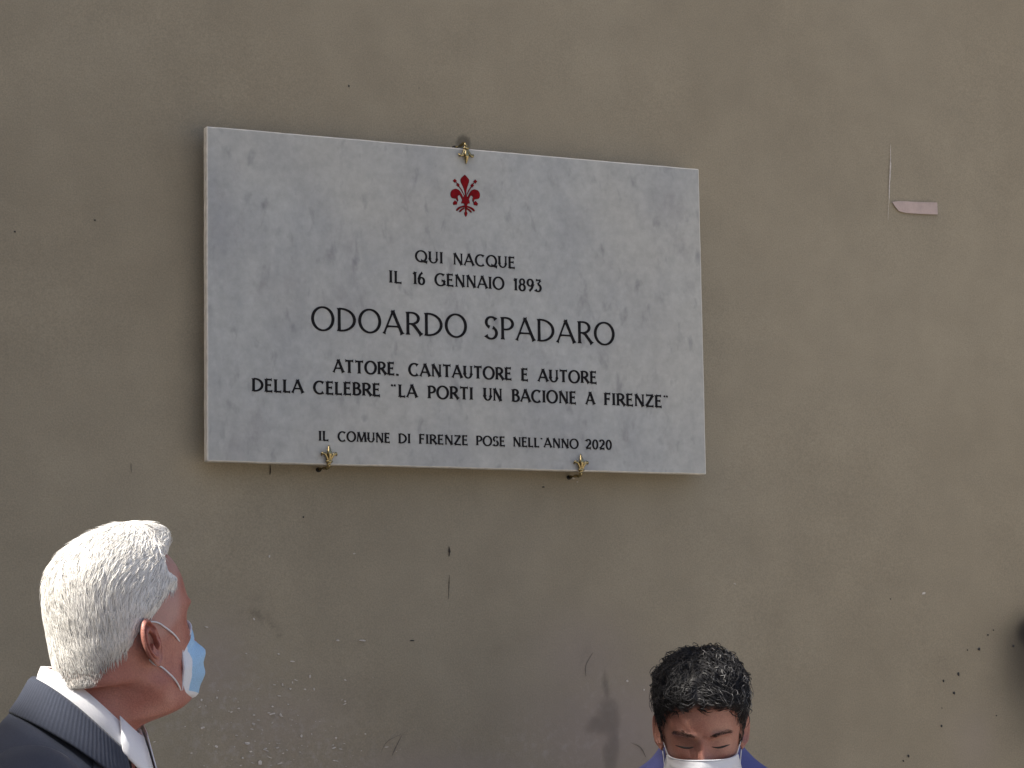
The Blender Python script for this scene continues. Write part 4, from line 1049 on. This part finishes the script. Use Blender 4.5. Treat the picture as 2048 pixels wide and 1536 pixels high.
EAR_X = -.010
P2.body(poly2, neck2, ear_in=.009, tint=tint2)
def thick2(V):
    top = sm(.03, .10, V[:, 2]); front = sm(.0, .06, V[:, 0]); nape = sm(-.03, -.09, V[:, 2])
    return (.005+.011*top+.003*front*top)*(1-.7*nape)
def flow2(p, r):
    top = float(sm(.03, .10, p[2])); f = np.array([.1, 0, -1.])*(1-top)+top*np.array([.9, .45 if p[1] > 0 else -.45, .1])
    if p[0] > .055: f = np.array([.5, .8 if p[1] > -.01 else -.8, -.15])
    return f+r.normal(0, .30, 3)
def glint_zone(p):
    # glints painted as pale locks: his left half (right in view) and forehead
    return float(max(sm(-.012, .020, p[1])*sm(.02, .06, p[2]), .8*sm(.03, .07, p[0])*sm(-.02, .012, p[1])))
def col_black(p, r):
    g = .010+.012*r.random()
    if r.random() < .10*glint_zone(p): g = r.uniform(.08, .20)
    return (g*1.02, g, g*.98+.002)
def col_glint(p, r):
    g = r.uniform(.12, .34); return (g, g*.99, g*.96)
P2.hair(poly2, thick2, (.010, .009, .009), M_BLACKHAIR, seed=23, lump=.95, skin_col=(.30, .14, .11), strands=[
    dict(n=5200, len=lambda p, r: r.uniform(.012, .024) if p[2] > .03 else r.uniform(.004, .009), rad=lambda p, r: r.uniform(.0005, .0012), lift=lambda p, r: r.uniform(.001, .006) if p[2] > .03 else .0008, flow=flow2, col=col_black, curl=.45, turns=.6, segs=6),
    dict(n=700, where=lambda p: float(sm(.03, .07, p[2])), len=lambda p, r: r.uniform(.022, .040), rad=lambda p, r: r.uniform(.0005, .0011), lift=lambda p, r: r.uniform(.003, .012), flow=flow2, col=col_black, curl=.6, turns=.8, segs=9, arch=True),
    dict(n=420, where=glint_zone, len=lambda p, r: r.uniform(.010, .022), rad=lambda p, r: r.uniform(.00035, .0008), lift=lambda p, r: r.uniform(.003, .007), flow=flow2, col=col_glint, curl=.5, turns=.7, segs=7, arch=True)])
P2.mask(M_MASKWHITE, M_MASKWHITE, M_MASKWHITE, zt=-.0165, yw=.069, ex=.028, xt=.110, bulge=.001)
for sgn in (-1, 1):                                # lowered lids end in a dark lash line
    P = [(.0835, sgn*.016, -.0035), (.0880, sgn*.024, -.0030), (.0870, sgn*.033, -.0028), (.0810, sgn*.042, -.0030), (.0745, sgn*.049, -.0040)]
    b = MB(); b.add(tube([P2.H @ Vector(p) for p in spl(P, 14)], [.0005+.0026*math.sin(math.pi*i/13) for i in range(14)], 8, .6)); b.build('eyelash', M_LASH, P2.root)
# brows of short hairs
for sgn in (-1, 1):
    bm_ = MB()
    bv = BVHTree.FromPolygons([Vector(v) for v in P2.hv], P2.hf)
    for i in range(150):
        q = random.random(); y = sgn*(.013+.038*q); z = .0178+.0055*math.sin(math.pi*min(1, q*.95))-.002*q+random.gauss(0, .0023)
        h_ = bv.ray_cast(Vector((.2, y, z)), Vector((-1, 0, 0)))[0]
        d = Vector((-.15, sgn*1.0, .35-.6*q+random.gauss(0, .25))).normalized()*random.uniform(.004, .007)
        bm_.add(tube([h_+Vector((.0002, 0, 0)), h_+d*.5+Vector((.0010, 0, 0)), h_+d+Vector((.0002, 0, 0))], [.00022, .0002, .00008], 3))
    bm_.V = [P2.H @ Vector(v) for v in bm_.V]; bm_.build('eyebrow', M_LASH, P2.root)
x2 = -.004; z2 = neck2[2]
V, F = torso([(z2-.70, x2, .135, .130, .19, 0), (z2-.55, x2, .130, .125, .185, 0), (z2-.40, x2, .122, .118, .172, 0), (z2-.24, x2-.005, .120, .122, .190, 0), (z2-.14, x2-.010, .108, .118, .192, 0),
              (z2-.095, x2-.012, .095, .108, .178, 0), (z2-.06, x2-.012, .080, .100, .138, 0), (z2-.030, x2-.010, .072, .088, .095, 0), (z2-.0, x2-.008, .068, .080, .072, 0)], 96, 2.2)
V = wrinkle(V, .005, 11, 5.1)
sb = MB(); sb.V = [P2.B @ Vector(v) for v in V]; sb.F = F; sb.build('shirt', M_BLUESHIRT, P2.root)
sleeves(P2, (0, 0, z2), M_BLUESHIRT, rs=.85, ztop=-.135, out=.14)
Z2 = z2+.004
def crow(dr, dz): return (.066+dr, .074+dr, .067+dr, Z2+dz, .060, 1.2, x2-.002)
strip(rows([crow(.0, -.05), crow(.0, -.006), crow(.003, .001), crow(.007, -.004), crow(.016, -.03), crow(.020, -.042)], -346, -14, 80), P2.B, 'shirt_collar', M_BLUESHIRT, P2.root, .0018)
trousers_shoes(P2, neck2, M_DARKCLOTH, M_LEATHER, M_RUBBER)
